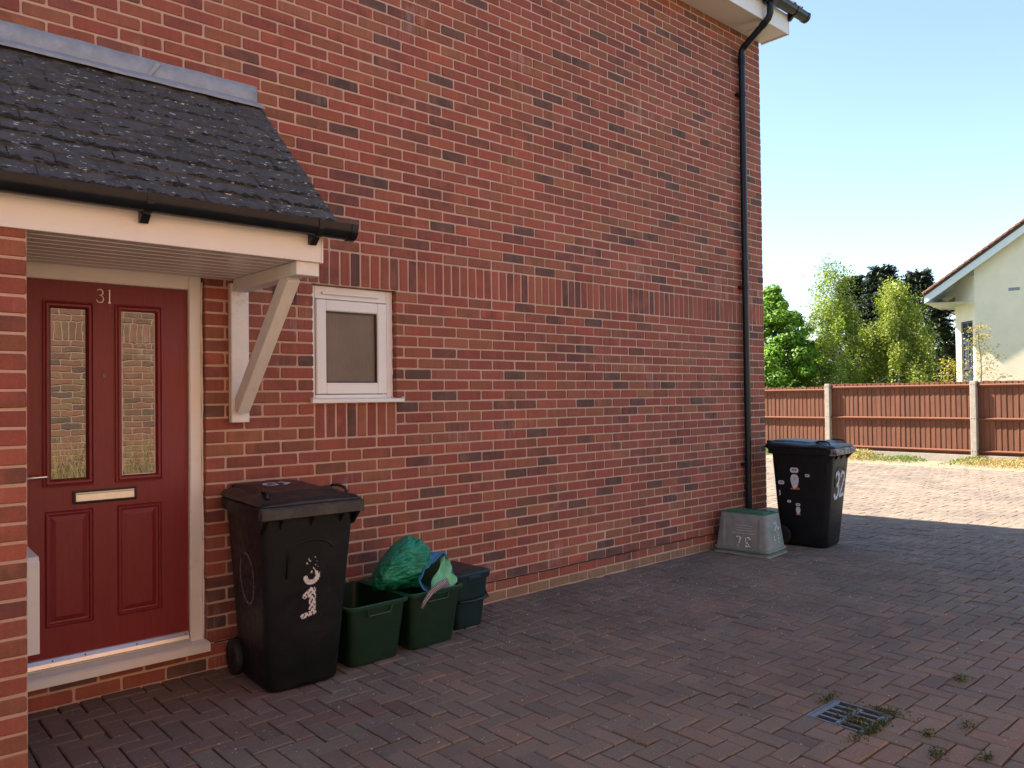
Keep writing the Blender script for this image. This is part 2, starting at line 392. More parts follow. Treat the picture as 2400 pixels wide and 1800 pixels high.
GX, GY = 0.61, -2.89           # drain grate: three by three cells
U = 0.1
pav = []
i0, i1 = int((PX0-GX)/U), int((PX1-GX)/U); j0, j1 = int((PY0-GY)/U)+1, int((PY1-GY)/U)
def blocked(x, y):             # footprint of the house and its wing
    return (x < HX1 and y > -0.001) or (x < -2.27 and y > -0.87)
for i in range(i0, i1):
    for j in range(j0, j1):
        k = (i+j) % 4
        if k == 0: cells = [(i, j), (i+1, j)]
        elif k == 2: cells = [(i, j), (i, j+1)]
        else: continue
        keep = [c for c in cells if not (0 <= c[0] < 3 and 0 <= c[1] < 3) and not blocked(GX+(c[0]+.5)*U, GY+(c[1]+.5)*U)]
        if not keep: continue
        x0 = GX+min(c[0] for c in keep)*U; x1 = GX+(max(c[0] for c in keep)+1)*U
        y0 = GY+min(c[1] for c in keep)*U; y1 = GY+(max(c[1] for c in keep)+1)*U
        pav.append((x0, x1, y0, y1))
PCOL = [((0.262, 0.208, 0.160), 5), ((0.252, 0.203, 0.158), 5), ((0.280, 0.208, 0.157), 3), ((0.238, 0.197, 0.157), 3), ((0.295, 0.206, 0.156), 2), ((0.218, 0.185, 0.152), 1.4)]
def pick(tbl):
    r = random.random()*sum(wt for _, wt in tbl)
    for c, wt in tbl:
        r -= wt
        if r <= 0: return c
    return tbl[-1][0]
def pav_col(cx, cy):
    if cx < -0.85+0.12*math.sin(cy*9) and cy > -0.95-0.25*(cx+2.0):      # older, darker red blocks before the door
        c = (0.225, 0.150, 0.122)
    else: c = pick(PCOL)
    v = random.uniform(0.9, 1.08)
    return (c[0]*v, c[1]*v, c[2]*v, 1.0)
def paver_geo(w, h):
    g_ = 0.0036; b = 0.0055; hw, hh = w/2-g_, h/2-g_
    def rr(ax, ay, z):
        j = lambda: random.uniform(-0.0012, 0.0012)
        return [(-ax+j(), -ay+j(), z), (ax+j(), -ay+j(), z), (ax+j(), ay+j(), z), (-ax+j(), ay+j(), z)]
    V = rr(hw-b, hh-b, 0.0)+rr(hw, hh, -0.0045)+rr(hw, hh, -0.03)
    F = [(0, 1, 2, 3)]+[(4+k, 4+(k+1) % 4, (k+1) % 4, k) for k in range(4)]+[(8+k, 8+(k+1) % 4, 4+(k+1) % 4, 4+k) for k in range(4)]
    return V, F
sized = sorted(range(len(pav)), key=lambda q: -vis_area([(pav[q][0], pav[q][2], 0), (pav[q][1], pav[q][2], 0), (pav[q][1], pav[q][3], 0), (pav[q][0], pav[q][3], 0)]))
top = set(sized[:300])
pvar = {}
for key in ((0.2, 0.1), (0.1, 0.2), (0.1, 0.1)):
    pvar[key] = []
    for _ in range(5):
        V, F = paver_geo(*key); m_ = MB(); m_.add(V, F); pvar[key].append(m_.mesh('paver', M['paver_o']))
rest = MB()
for q, (x0, x1, y0, y1) in enumerate(pav):
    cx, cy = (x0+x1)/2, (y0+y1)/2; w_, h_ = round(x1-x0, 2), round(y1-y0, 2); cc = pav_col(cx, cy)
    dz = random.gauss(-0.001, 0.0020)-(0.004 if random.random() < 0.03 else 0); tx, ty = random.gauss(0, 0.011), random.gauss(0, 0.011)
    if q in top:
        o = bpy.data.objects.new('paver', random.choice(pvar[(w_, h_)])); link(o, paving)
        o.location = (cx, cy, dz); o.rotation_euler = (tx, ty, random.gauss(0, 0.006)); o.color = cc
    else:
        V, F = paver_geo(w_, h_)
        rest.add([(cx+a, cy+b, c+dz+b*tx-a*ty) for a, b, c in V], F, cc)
ro = rest.obj('pavers', M['paver_a'], paving, recalc=False); tag(ro, kind='stuff')

# ================================================================= BRICK HOUSE
house = empty('brick_house', (0, 0, 0))
tag(house, 'red brick house with tiled door canopy, small white window and red front door', 'house')
C = 0.075; ZS = 2.25
bricks = []                    # (x0,x1,z0,z1,y)
def row_bricks(x0, x1, z0, z1, phase, y=0.0, L=0.225, minlen=0.06):
    ks = math.floor((x0-phase)/L); edges = [x0]; k = ks+1
    while phase+k*L < x1-1e-6:
        e = phase+k*L
        if e > x0+minlen: edges.append(e)
        k += 1
    if x1-edges[-1] < minlen and len(edges) > 1: edges.pop()
    edges.append(x1)
    for a, b in zip(edges[:-1], edges[1:]): bricks.append((a, b, z0, z1, y))
WX0, WX1 = -0.5625, 0.0405     # window opening
DX0, DX1 = -2.225, -1.247      # door opening
XL = -6.2
for r in range(1, 31):
    z1_, z0_ = ZS-C*(r-1), ZS-C*r; ph = 0.0 if r % 2 else 0.1125
    spans = [(XL, HX1)]
    def cut(spans, a, b):
        out = []
        for s0, s1 in spans:
            if b <= s0 or a >= s1: out.append((s0, s1)); continue
            if a > s0: out.append((s0, a))
            if b < s1: out.append((b, s1))
        return out
    if r <= 13: spans = cut(spans, WX0, WX1)
    if r <= 28: spans = cut(spans, DX0, DX1)
    for s0, s1 in spans:
        if s1 < -2.3: continue
        row_bricks(max(s0, -2.45), s1, z0_, z1_, ph)
for k in range(8):             # sub-sill soldiers
    a = WX0+(WX1-WX0)*k/8; bricks.append((a, WX0+(WX1-WX0)*(k+1)/8, ZS-13*C, ZS-10*C, 0.0))
x = HX1                        # soldier band over the openings
while x > -2.4: bricks.append((x-C, x, ZS, ZS+3*C, 0.0)); x -= C
for r in range(0, 38):
    z0_ = ZS+3*C+C*r; ph = 0.0 if r % 2 == 0 else 0.1125
    if z0_ > 5.31: break
    row_bricks(XL if z0_ > 3.1 else -2.6, HX1, z0_, z0_+C, ph)
WY, WXR = -0.87, -2.265        # projecting wing at the left
for r in range(0, 30):
    row_bricks(-4.6, WXR, C*r, C*r+C, WXR if r % 2 else WXR-0.1125, WY)
BCOL = [((0.395, 0.122, 0.084), 6), ((0.370, 0.115, 0.082), 5), ((0.375, 0.142, 0.086), 4), ((0.335, 0.106, 0.080), 3), ((0.345, 0.138, 0.088), 3), ((0.42, 0.122, 0.082), 2.5)]
def brick_col():
    c = pick(BCOL); v = random.uniform(0.88, 1.12); a = random.choice([0.08, 0.12, 0.2, 0.25, 0.35, 0.5])
    if random.random() < 0.06: c = (0.205, 0.108, 0.088); a = random.uniform(0.5, 0.95)
    elif random.random() < 0.11: c = (0.275, 0.105, 0.082); a = random.uniform(0.4, 0.8)
    return (c[0]*v, c[1]*v*random.uniform(.95, 1.07), c[2]*v, a)
def brick_geo(w, h, d=0.062):
    """octagon front, soft arris; origin at the middle of the front face, front faces -Y"""
    j = 0.0060; hw, hh = w/2-j, h/2-j
    ch = [random.uniform(0.003, 0.008) for _ in range(4)]
    def ring(e, y, jit):
        P = []
        for (sx, sz, c_, order) in ((-1, -1, ch[0], 0), (1, -1, ch[1], 1), (1, 1, ch[2], 0), (-1, 1, ch[3], 1)):
            X_, Z_ = sx*(hw-e), sz*(hh-e); cc = max(0.002, c_-e*0.4)
            a, b = (X_, Z_-sz*cc), (X_-sx*cc, Z_)
            for p in ((a, b) if order == 0 else (b, a)):
                P.append((p[0]+random.uniform(-jit, jit), y, p[1]+random.uniform(-jit, jit)))
        return P
    V = ring(0.0035, 0.0, 0.0012)+ring(0.0, 0.0038, 0.0014)+ring(0.0, d, 0.0)
    F = [tuple(range(8))]+[(8+k, 8+(k+1) % 8, (k+1) % 8, k) for k in range(8)]+[(16+k, 16+(k+1) % 8, 8+(k+1) % 8, 8+k) for k in range(8)]
    return V, F
def brick_vis(bk):
    x0, x1, z0, z1, y = bk
    a = vis_area([(x0, y, z0), (x1, y, z0), (x1, y, z1), (x0, y, z1)])
    if a == 0: return 0
    px, py, _ = proj(((x0+x1)/2, y, (z0+z1)/2)); kx, ky = px/1.085, py/1.085
    if y == 0.0:
        if kx < 62: return 0
        if kx < 560 and ky > 50+kx*0.27 and ky < 480: return 0
        if kx < 740 and ky > 230+max(0, kx-560)*1.3 and ky < 500+kx*0.1: return 0
        if kx < 440 and ky < 1400: return 0
        if 500 < kx < 760 and 1080 < ky < 1480: return 0
        if 760 < kx < 960 and ky > 1190: return 0
    return a
order = sorted(range(len(bricks)), key=lambda q: -brick_vis(bricks[q])); topb = set(order[:300])

# mortar bed behind the bricks (the wall itself), with the openings left free
MY = 0.0050
wm = MB()
def quad_y(x0, x1, z0, z1, y): wm.add([(x0, y, z0), (x1, y, z0), (x1, y, z1), (x0, y, z1)], [(0, 1, 2, 3)])
quad_y(XL, DX0, -0.06, 2.25, MY); quad_y(DX0-0.001, DX1+0.012, -0.06, 0.15, MY)
quad_y(DX1+0.012, WX0-0.012, -0.06, 2.25, MY); quad_y(WX0-0.012, WX1+0.012, -0.06, 1.503, MY)
quad_y(WX1+0.012, HX1-0.006, -0.06, 2.25, MY); quad_y(XL, HX1-0.006, 2.25, 5.34, MY)
for (a, b, c_, d_) in ((WX0, WX1, 1.503, 2.25), (DX0, DX1, 0.15, 2.25)):
    for xx in (a-0.012, b+0.012): wm.add([(xx, MY, c_), (xx, 0.16, c_), (xx, 0.16, d_), (xx, MY, d_)], [(0, 1, 2, 3)])
    wm.add([(a, MY, d_+0.001), (b, MY, d_+0.001), (b, 0.16, d_+0.001), (a, 0.16, d_+0.001)], [(0, 1, 2, 3)])
    wm.add([(a, MY, c_-0.001), (b, MY, c_-0.001), (b, 0.16, c_-0.001), (a, 0.16, c_-0.001)], [(0, 1, 2, 3)])
# right-hand gable, back, left
RZ = 5.42+(HW/2+0.42)*math.tan(R_(38))
gx = HX1-0.006
wm.add([(gx, MY, -0.06), (gx, HW, -0.06), (gx, HW, 5.34), (gx, HW/2, RZ-0.35), (gx, MY, 5.34)], [(0, 1, 2, 3, 4)])
wm.add([(XL, HW, -0.06), (gx, HW, -0.06), (gx, HW, 5.34), (XL, HW, 5.34)], [(0, 1, 2, 3)])
wm.add([(XL, MY, -0.06), (XL, HW, -0.06), (XL, HW, 5.34), (XL, HW/2, RZ-0.35), (XL, MY, 5.34)], [(0, 1, 2, 3, 4)])
# wing box
wy = WY+MY; wx = WXR-0.004
for q_ in ([(-4.6, wy, -0.06), (wx, wy, -0.06), (wx, wy, 2.25), (-4.6, wy, 2.25)], [(wx, wy, -0.06), (wx, 0, -0.06), (wx, 0, 2.25), (wx, wy, 2.25)], [(-4.6, wy, -0.06), (-4.6, 0, -0.06), (-4.6, 0, 2.25), (-4.6, wy, 2.25)]):
    wm.add(q_, [(0, 1, 2, 3)])
wall = wm.obj('wall', M['mortar'], house, recalc=False)
bvar = {}
def bmesh_for(w_, h_):
    key = (round(w_, 3), round(h_, 3))
    if key not in bvar: bvar[key] = []
    if len(bvar[key]) < 6:
        V, F = brick_geo(w_, h_); m_ = MB(); m_.add(V, F); bvar[key].append(m_.mesh('brick', M['brick_o']))
        return bvar[key][-1]
    return random.choice(bvar[key])
rest = MB()
for q, (x0, x1, z0, z1, y) in enumerate(bricks):
    cx, cz = (x0+x1)/2, (z0+z1)/2; cc = brick_col(); dy = random.gauss(0, 0.0012); rz = random.gauss(0, 0.006); rx = random.gauss(0, 0.007)
    if z1 < 0.08 and y == 0.0 and x0 > -1.2: cc = (0.34, 0.215, 0.13, 0.25)   # pale stained bottom course
    if q in topb:
        o = bpy.data.objects.new('brick', bmesh_for(x1-x0, z1-z0)); link(o, wall)
        o.location = (cx, y+dy, cz); o.rotation_euler = (rx, 0, rz); o.color = cc
    else:
        V, F = brick_geo(x1-x0, z1-z0); rest.add([(cx+a, y+dy+b+a*rz-c_*rx, cz+c_) for a, b, c_ in V], F, cc)
rb = rest.obj('bricks', M['brick_a'], house, recalc=False); tag(rb, kind='stuff')
# damp-proof course: the open dark joint two courses above the ground
dm = MB(); seg = []
xx = -1.2
while xx < HX1:
    seg.append((xx, 0.150+random.uniform(-0.002, 0.002))); xx += 0.225
V = []
for (a, zc) in seg:
    yo = -0.0035 if a > 0.2 else 0.0045
    V += [(a, yo, zc-0.0035), (a, yo, zc+0.0035), (a, 0.03, zc+0.0035), (a, 0.03, zc-0.0035)]
F = []
for i in range(len(seg)-1):
    for k in range(4): F.append((i*4+k, i*4+(k+1) % 4, i*4+4+(k+1) % 4, i*4+4+k))
dm.add(V, F); dm.obj('damp_proof_course', M['blackp'], house)

# ---- window
win = MB()
wy0, wy1 = 0.048, 0.11
win.box(WX0, WX0+0.030, wy0, wy1, 1.515, 2.246, 0.003).box(WX1-0.042, WX1, wy0, wy1, 1.515, 2.246, 0.003)
win.box(WX0+0.031, WX1-0.043, wy0, wy1, 1.515, 1.552, 0.003).box(WX0+0.031, WX1-0.043, wy0, wy1, 2.165, 2.246, 0.003)
window = win.obj('window', M['white'], house)
s = MB(); a0, a1, b0, b1 = WX0+0.034, WX1-0.046, 1.556, 2.160
sw = 0.072
s.box(a0, a0+sw, 0.036, 0.09, b0, b1, 0.006).box(a1-sw, a1, 0.036, 0.09, b0, b1, 0.006)
s.box(a0+sw-0.001, a1-sw+0.001, 0.0365, 0.089, b0, b0+sw, 0.006).box(a0+sw-0.001, a1-sw+0.001, 0.0365, 0.089, b1-sw, b1, 0.006)
s.obj('sash', M['white'], window)
g = MB()
for (c0, c1, d0, d1) in ((a0+sw-0.004, a0+sw+0.008, b0+sw, b1-sw), (a1-sw-0.008, a1-sw+0.004, b0+sw, b1-sw), (a0+sw, a1-sw, b0+sw-0.004, b0+sw+0.008), (a0+sw, a1-sw, b1-sw-0.008, b1-sw+0.004)):
    g.box(c0, c1, 0.048, 0.066, d0, d1)
g.obj('gasket', M['blackp'], window)
p = MB(); p.box(a0+sw-0.01, a1-sw+0.01, 0.062, 0.072, b0+sw-0.01, b1-sw+0.01); p.obj('pane', M['frosted'], window)
v = MB(); v.box(WX0+0.075, WX1-0.105, 0.030, 0.047, 2.192, 2.210, 0.004); v.obj('trickle_vent', M['white'], window)
sl = MB(); sl.prism([(0.05, 1.532), (-0.034, 1.522), (-0.034, 1.500), (-0.026, 1.500), (-0.026, 1.510), (0.05, 1.512)], 0, WX0-0.026, WX1+0.040)
sl.box(WX0-0.030, WX0-0.0265, -0.037, 0.0, 1.497, 1.534).box(WX1+0.0405, WX1+0.044, -0.037, 0.0, 1.497, 1.534)
sl.obj('sill', M['white'], window)
# sealant bead along the brick edge
for xs in (WX0+0.002, WX1-0.002):
    bd = MB(); pts = [(xs+random.uniform(-0.002, 0.002), 0.046, 1.52+0.0365*k) for k in range(21)]; bd.tube(pts, [random.uniform(0.004, 0.007) for _ in pts], 6)
    bd.obj('sealant', M['white'], window, smooth=True)
# ---- louvred wall vent beside the bracket
vt = MB(); vx0, vx1, vz0, vz1 = -0.832, -0.680, 2.108, 2.244
vt.box(vx0, vx1, -0.004, 0.02, vz0, vz0+0.010).box(vx0, vx1, -0.004, 0.02, vz1-0.010, vz1).box(vx0, vx0+0.010, -0.004, 0.02, vz0+0.010, vz1-0.010).box(vx1-0.012, vx1, -0.004, 0.02, vz0+0.010, vz1-0.010)
vt.box(vx0+0.01, vx1-0.012, 0.012, 0.02, vz0+0.01, vz1-0.01)
vent = vt.obj('wall_vent', plain('brown_vent_plastic', (0.035, 0.024, 0.022), 0.5, 0.1, 20), house)
for k in range(9):
    l = MB(); zc = vz0+0.018+k*0.0125; l.prism([(-0.003, zc), (0.010, zc+0.008), (0.0115, zc+0.006), (-0.001, zc-0.002)], 0, vx0+0.011, vx1-0.013); l.obj('louvre', M['blackp'], vent)

# ---- front door
LY = 0.062
dfm = MB()
dfm.box(DX1-0.070, DX1-0.001, 0.035, 0.13, 0.165, 2.2475, 0.006).box(DX0+0.001, DX0+0.070, 0.035, 0.13, 0.165, 2.2475, 0.006)
dfm.box(DX0+0.0705, DX1-0.0705, 0.036, 0.13, 2.152, 2.247, 0.006)
dframe = dfm.obj('door_frame', M['white'], house)
bd = MB(); pts = [(DX1+random.uniform(-0.002, 0.002), 0.033, 0.17+0.052*k) for k in range(40)]; bd.tube(pts, [random.uniform(0.004, 0.008) for _ in pts], 6)
bd.obj('sealant', M['white'], dframe, smooth=True)
sl = MB(); sl.prism([(0.06, 0.178), (-0.030, 0.168), (-0.046, 0.160), (-0.046, 0.121), (0.06, 0.121)], 0, DX0-0.035, DX1+0.010)
sill = sl.obj('door_sill', M['white'], dframe)
lx0, lx1, lz0, lz1 = DX0+0.072, DX1-0.072, 0.190, 2.150
def panel_rects():
    return [(-2.036, -1.805, 1.100, 2.040, True), (-1.694, -1.455, 1.100, 2.040, True), (-2.024, -1.805, 0.383, 0.970, False), (-1.688, -1.467, 0.380, 0.970, False)]
leaf = MB()
# door skin with the panel openings left free: stiles, mid stile, rails
P = panel_rects(); mx0, mx1 = -1.805, -1.691
def skin(x0, x1, z0, z1): leaf.box(x0, x1, LY, LY+0.044, z0, z1)
skin(lx0, -2.030, lz0, lz1); skin(-1.461, lx1, lz0, lz1); skin(mx0, mx1, lz0, lz1)
for a, b in ((-2.030, mx0), (mx1, -1.461)):
    skin(a, b, 2.040, lz1); skin(a, b, 0.970, 1.100); skin(a, b, lz0, 0.381)
door = leaf.obj('door', M['door'], house)
def ringframe(mb, x0, x1, z0, z1, prof):
    """prof: list of (inset, y) swept round a rectangle"""
    V = []; n = len(prof)
    for (i, y) in prof:
        V += [(x0+i, y, z0+i), (x1-i, y, z0+i), (x1-i, y, z1-i), (x0+i, y, z1-i)]
    F = []
    for r_ in range(n-1):
        for k in range(4): F.append((r_*4+k, r_*4+(k+1) % 4, r_*4+4+(k+1) % 4, r_*4+4+k))
    mb.add(V, F)
for (x0, x1, z0, z1, gl) in [(-2.030, mx0, 1.100, 2.040, True), (mx1, -1.461, 1.100, 2.040, True), (-2.030, mx0, 0.381, 0.970, False), (mx1, -1.461, 0.381, 0.970, False)]:
    if gl:
        m_ = MB(); ringframe(m_, x0-0.006, x1+0.006, z0-0.006, z1+0.006, [(0.0, LY-0.0005), (0.0, LY-0.012), (0.007, LY-0.014), (0.012, LY-0.008), (0.016, LY-0.013), (0.026, LY-0.012), (0.034, LY+0.006), (0.036, LY+0.012)])
        m_.obj('glazing_bead', M['door'], door)
        m_ = MB(); m_.box(x0+0.020, x1-0.020, LY+0.011, LY+0.015, z0+0.020, z1-0.020); m_.obj('pane', M['door_glass'], door)
        m_ = MB(); ringframe(m_, x0+0.029, x1-0.029, z0+0.029, z1-0.029, [(0, LY+0.0105), (0.0035, LY+0.0100), (0.0036, LY+0.0108)]); m_.obj('glass_seal', M['white'] if x0 > -1.8 else M['blackp'], door)
    else:
        m_ = MB(); ringframe(m_, x0, x1, z0, z1, [(0.0, LY), (0.004, LY+0.004), (0.010, LY-0.004), (0.016, LY-0.004), (0.020, LY+0.008), (0.028, LY+0.010), (0.052, LY+0.001), (0.054, LY+0.001)])
        m_.add([(x0+0.054, LY+0.001, z0+0.054), (x1-0.054, LY+0.001, z0+0.054), (x1-0.054, LY+0.001, z1-0.054), (x0+0.054, LY+0.001, z1-0.054)], [(0, 1, 2, 3)])
        m_.obj('panel', M['door'], door)
lp = MB(); ringframe(lp, -1.902, -1.594, 0.998, 1.066, [(0, LY+0.002), (0, LY-0.011), (0.006, LY-0.013), (0.011, LY-0.011), (0.011, LY-0.004)])
lplate = lp.obj('letter_plate', M['blackp'], door)
f_ = MB(); f_.box(-1.890, -1.606, LY-0.0125, LY-0.003, 1.009, 1.047, 0.002).box(-1.890, -1.606, LY-0.0105, LY-0.003, 1.0485, 1.0515).box(-1.890, -1.606, LY-0.0100, LY-0.003, 1.053, 1.057)
f_.obj('flap', M['alu'], lplate)
sp = MB(); sp.tube([(-1.751, LY+0.004, 1.664), (-1.751, LY-0.006, 1.664)], 0.010, 14).obj('spyhole', M['iron'], door, smooth=True, angle=40)
# house number 31
d3 = MB(); cx3 = -1.7710; pts = []
for k in range(13):
    a = R_(150-250*k/12); pts.append((cx3+0.0145*math.cos(a), LY-0.005, 2.1035+0.0165*math.sin(a)))
for k in range(15):
    a = R_(80-255*k/14); pts.append((cx3+0.0170*math.cos(a), LY-0.005, 2.0690+0.0195*math.sin(a)))
d3.tube(pts, [0.0024+0.0016*abs(math.sin(i*0.23)) for i in range(len(pts))], 8); d3.obj('number_three', M['alu'], door, smooth=True)
d1 = MB(); d1.box(-1.7275, -1.7215, LY-0.008, LY-0.001, 2.050, 2.120, 0.001).box(-1.7315, -1.7175, LY-0.0075, LY-0.001, 2.0485, 2.0525).box(-1.7300, -1.7215, LY-0.0075, LY-0.001, 2.1145, 2.1190)
d1.obj('number_one', M['alu'], door)
hd = MB(); hd.tube([(-2.135, LY-0.001, 1.150), (-2.135, LY-0.045, 1.150), (-2.120, LY-0.052, 1.150), (-2.028, LY-0.052, 1.152)], 0.0085, 10)
handle = hd.obj('lever_handle', M['chrome'], door, smooth=True, angle=50)
hp = MB(); hp.box(-2.150, -2.120, LY-0.010, LY-0.0005, 1.05, 1.29, 0.003); hp.obj('handle_plate', M['chrome'], handle)
wb = MB(); wb.prism([(LY+0.002, 0.232), (LY-0.012, 0.230), (LY-0.026, 0.212), (LY-0.032, 0.194), (LY-0.030, 0.190), (LY+0.002, 0.190)], 0, lx0+0.003, lx1-0.006)
wbo = wb.obj('weather_bar', M['alu'], door)
for xs in (-2.0, -1.85, -1.60, -1.345):
    sc_ = MB(); sc_.tube([(xs, LY-0.019, 0.219), (xs, LY-0.024, 0.222)], 0.004, 8); sc_.obj('screw', M['iron'], wbo)
th = MB(); th.box(lx0+0.002, lx1-0.002, LY-0.022, LY+0.04, 0.1795, 0.186); th.obj('threshold', M['alu'], dframe)
vo = MB(); vo.box(DX0, DX1, 0.13, 0.15, 0.12, 2.25); vo.obj('hallway_lining', M['dark'], house)
vo = MB(); vo.box(WX0, WX1, 0.12, 0.14, 1.50, 2.25); vo.obj('window_lining', M['dark'], house)
# ---- white meter box on the side of the wing
mb_ = MB(); mb_.prism([(-0.42, 0.398), (-0.42, 0.806), (-0.40, 0.830), (-0.10, 0.848), (-0.10, 0.398)], 0, WXR+0.001, -2.143)
mbo = mb_.obj('meter_box', M['white'], house)
m_ = MB(); m_.box(-2.1425, -2.139, -0.40, -0.12, 0.42, 0.80, 0.001); m_.obj('meter_box_door', M['white'], mbo)

# ---- door canopy
CXR, CXL, CYF = -0.970, -4.55, -0.880   # fascia right end, left end, front face
SZ = 2.226
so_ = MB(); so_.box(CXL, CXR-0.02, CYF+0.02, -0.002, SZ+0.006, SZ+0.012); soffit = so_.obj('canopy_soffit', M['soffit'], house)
nb = 9
for k in range(nb):
    y0 = CYF+0.021+(0.855)*k/nb; y1 = CYF+0.021+(0.855)*(k+1)/nb
    b = MB(); b.box(WXR+0.004, CXR-0.022, y0+0.0018, y1-0.0018, SZ-0.004, SZ+0.0055, 0.0016); b.obj('soffit_board', M['soffit'], soffit)
    b = MB(); b.box(WXR+0.004, CXR-0.022, y1-0.0030, y1+0.0030, SZ-0.0062, SZ+0.004, 0.001); b.obj('joint_bead', M['white'], soffit)
fa = MB(); fa.box(CXL, CXR-0.010, CYF, CYF+0.019, SZ-0.010, 2.375, 0.002)
fascia = fa.obj('canopy_fascia', M['white'], house)
e = MB(); e.box(CXR-0.0095, CXR+0.002, CYF-0.002, CYF+0.030, SZ-0.012, 2.375, 0.002); e.obj('fascia_end_cap', M['white'], fascia)
e = MB(); e.prism([(CYF+0.031, SZ-0.006), (-0.002, SZ-0.006), (-0.002, 3.18), (CYF+0.031, 2.365)], 0, CXR-0.012, CXR-0.003); e.obj('barge_panel', M['white'], fascia)
# tiles
tx1, tw = -0.925, 0.165
y_e, z_e, y_t, z_t = -0.968, 2.392, -0.030, 3.262
sl_len = math.hypot(y_t-y_e, z_t-z_e); ang = math.atan2(z_t-z_e, y_t-y_e); ncour = 11
roof_c = MB(); roof_c.prism([(y_e+0.03, z_e-0.004), (y_t, z_t-0.03), (y_t, z_t-0.05), (y_e+0.03, z_e-0.03)], 0, CXL, tx1-0.01)
croof = roof_c.obj('canopy_roof', M['blackp'], house)
def tile_mesh():
    L_, W_, T_ = 0.165, tw-0.0025, 0.024
    m_ = MB(); nx, ny = 5, 3; V = []
    j = lambda a: random.uniform(-a, a)
    for layer in (1, 0):
        for a in range(ny+1):
            for b in range(nx+1):
                u_ = b/nx-0.5; y = L_*a/ny
                z = (T_ if layer else 0.0)-0.006*(2*u_)**2+(0.0 if layer == 0 else j(0.0012))
                yy = y+(j(0.004) if a == 0 else 0)
                if layer and a == 0: yy += 0.003; z -= 0.003
                V.append((u_*W_, yy, z))
    s_ = (nx+1)*(ny+1); F = []
    for a in range(ny):
        for b in range(nx):
            i = a*(nx+1)+b; F.append((i, i+1, i+nx+2, i+nx+1)); F.append((s_+i, s_+i+nx+1, s_+i+nx+2, s_+i+1))
    for b in range(nx): F.append((b+1, b, s_+b, s_+b+1)); i = ny*(nx+1)+b; F.append((i, i+1, s_+i+1, s_+i))
    for a in range(ny):
        i = a*(nx+1); F.append((i, i+nx+1, s_+i+nx+1, s_+i)); i += nx; F.append((i+nx+1, i, s_+i, s_+i+nx+1))
    m_.add(V, F); return m_.mesh('tile', M['tile'], True, 40)
tvar = [tile_mesh() for _ in range(8)]
gauge = sl_len/ncour; moss = MB()
ico = None
def blob(mb, c, r, sx=1, sy=1, sz=1):
    n = 6; V = [(c[0], c[1], c[2]+r*sz)]
    for k in range(n):
        a = 2*math.pi*k/n; q = random.uniform(0.75, 1.2); V.append((c[0]+r*q*sx*math.cos(a), c[1]+r*q*sy*math.sin(a), c[2]+r*sz*0.25*random.uniform(0.4, 1.6)))
    V.append((c[0], c[1], c[2]-r*sz*0.4))
    F = [(0, 1+k, 1+(k+1) % n) for k in range(n)]+[(n+1, 1+(k+1) % n, 1+k) for k in range(n)]
    mb.add(V, F)
nt_tiles = 0
for c in range(ncour):
    y0 = y_e+math.cos(ang)*gauge*c; z0 = z_e+math.sin(ang)*gauge*c
    xx = tx1-tw/2-(tw/2 if c % 2 else 0)
    if c % 2:
        o = bpy.data.objects.new('tile', random.choice(tvar)); link(o, croof); o.scale = (0.48, 1, 1)
        o.location = (tx1-tw/4, y0, z0); o.rotation_euler = (ang-0.085, 0, 0); o.color = (0.8, 0.8, 0.8, 1)
    while xx > -4.3:
        o = bpy.data.objects.new('tile', random.choice(tvar)); link(o, croof)
        o.location = (xx+random.uniform(-.0015, .0015), y0+random.uniform(-.003, .003), z0+random.uniform(-.0015, .0015))
        o.rotation_euler = (ang-0.085+random.gauss(0, 0.008), random.gauss(0, 0.006), random.gauss(0, 0.008)); v_ = random.uniform(0.55, 1.0); o.color = (v_, v_, v_, 1)
        xx -= tw; nt_tiles += 1
    for _ in range(330):
        if c == 0 and random.random() < .3: continue
        mxx = random.uniform(-3.4, tx1-0.01); tt = abs(random.gauss(0, 0.012))
        yy = y0+math.cos(ang)*tt-0.004; zz = z0+math.sin(ang)*tt+0.014
        if random.random() < 0.25+0.75*(0.5+0.5*math.sin(mxx*5.3+c*1.7)): blob(moss, (mxx, yy, zz), random.uniform(0.005, 0.013)*(1.45-0.06*c), random.uniform(1, 2.2), 0.8, 0.9)
mo = moss.obj('moss', M['moss'], croof, smooth=True); tag(mo, kind='stuff')
# lead flashing
fl = MB(); nx = 40; V = []; F = []
for k in range(nx+1):
    xx = tx1-(tx1+4.4)*k/nx; wv = 0.004*math.sin(k*1.9)+0.003*math.sin(k*0.7)
    for (y, z) in ((-0.003, 3.392+wv*0.4), (-0.006, 3.33), (-0.010+wv*0.2, 3.300), (-0.020, 3.290+wv*0.3), (-0.060, 3.272+wv*0.2), (-0.122, 3.226+wv*0.3)): V.append((xx, y, z))
for k in range(nx):
    for a in range(5): i = k*6+a; F.append((i, i+1, i+7, i+6))
fl.add(V, F); flash = fl.obj('lead_flashing', M['lead'], house, smooth=True, angle=30, recalc=False)
md = flash.modifiers.new('thick', 'SOLIDIFY'); md.thickness = 0.0025
fo = MB(); fo.add([(-1.50, -0.0095, 3.375), (-1.475, -0.013, 3.375), (-1.535, -0.017, 3.29), (-1.560, -0.012, 3.285)], [(0, 1, 2, 3)]); fo.obj('flashing_lap', M['lead'], flash, recalc=False).modifiers.new('t', 'SOLIDIFY').thickness = 0.006

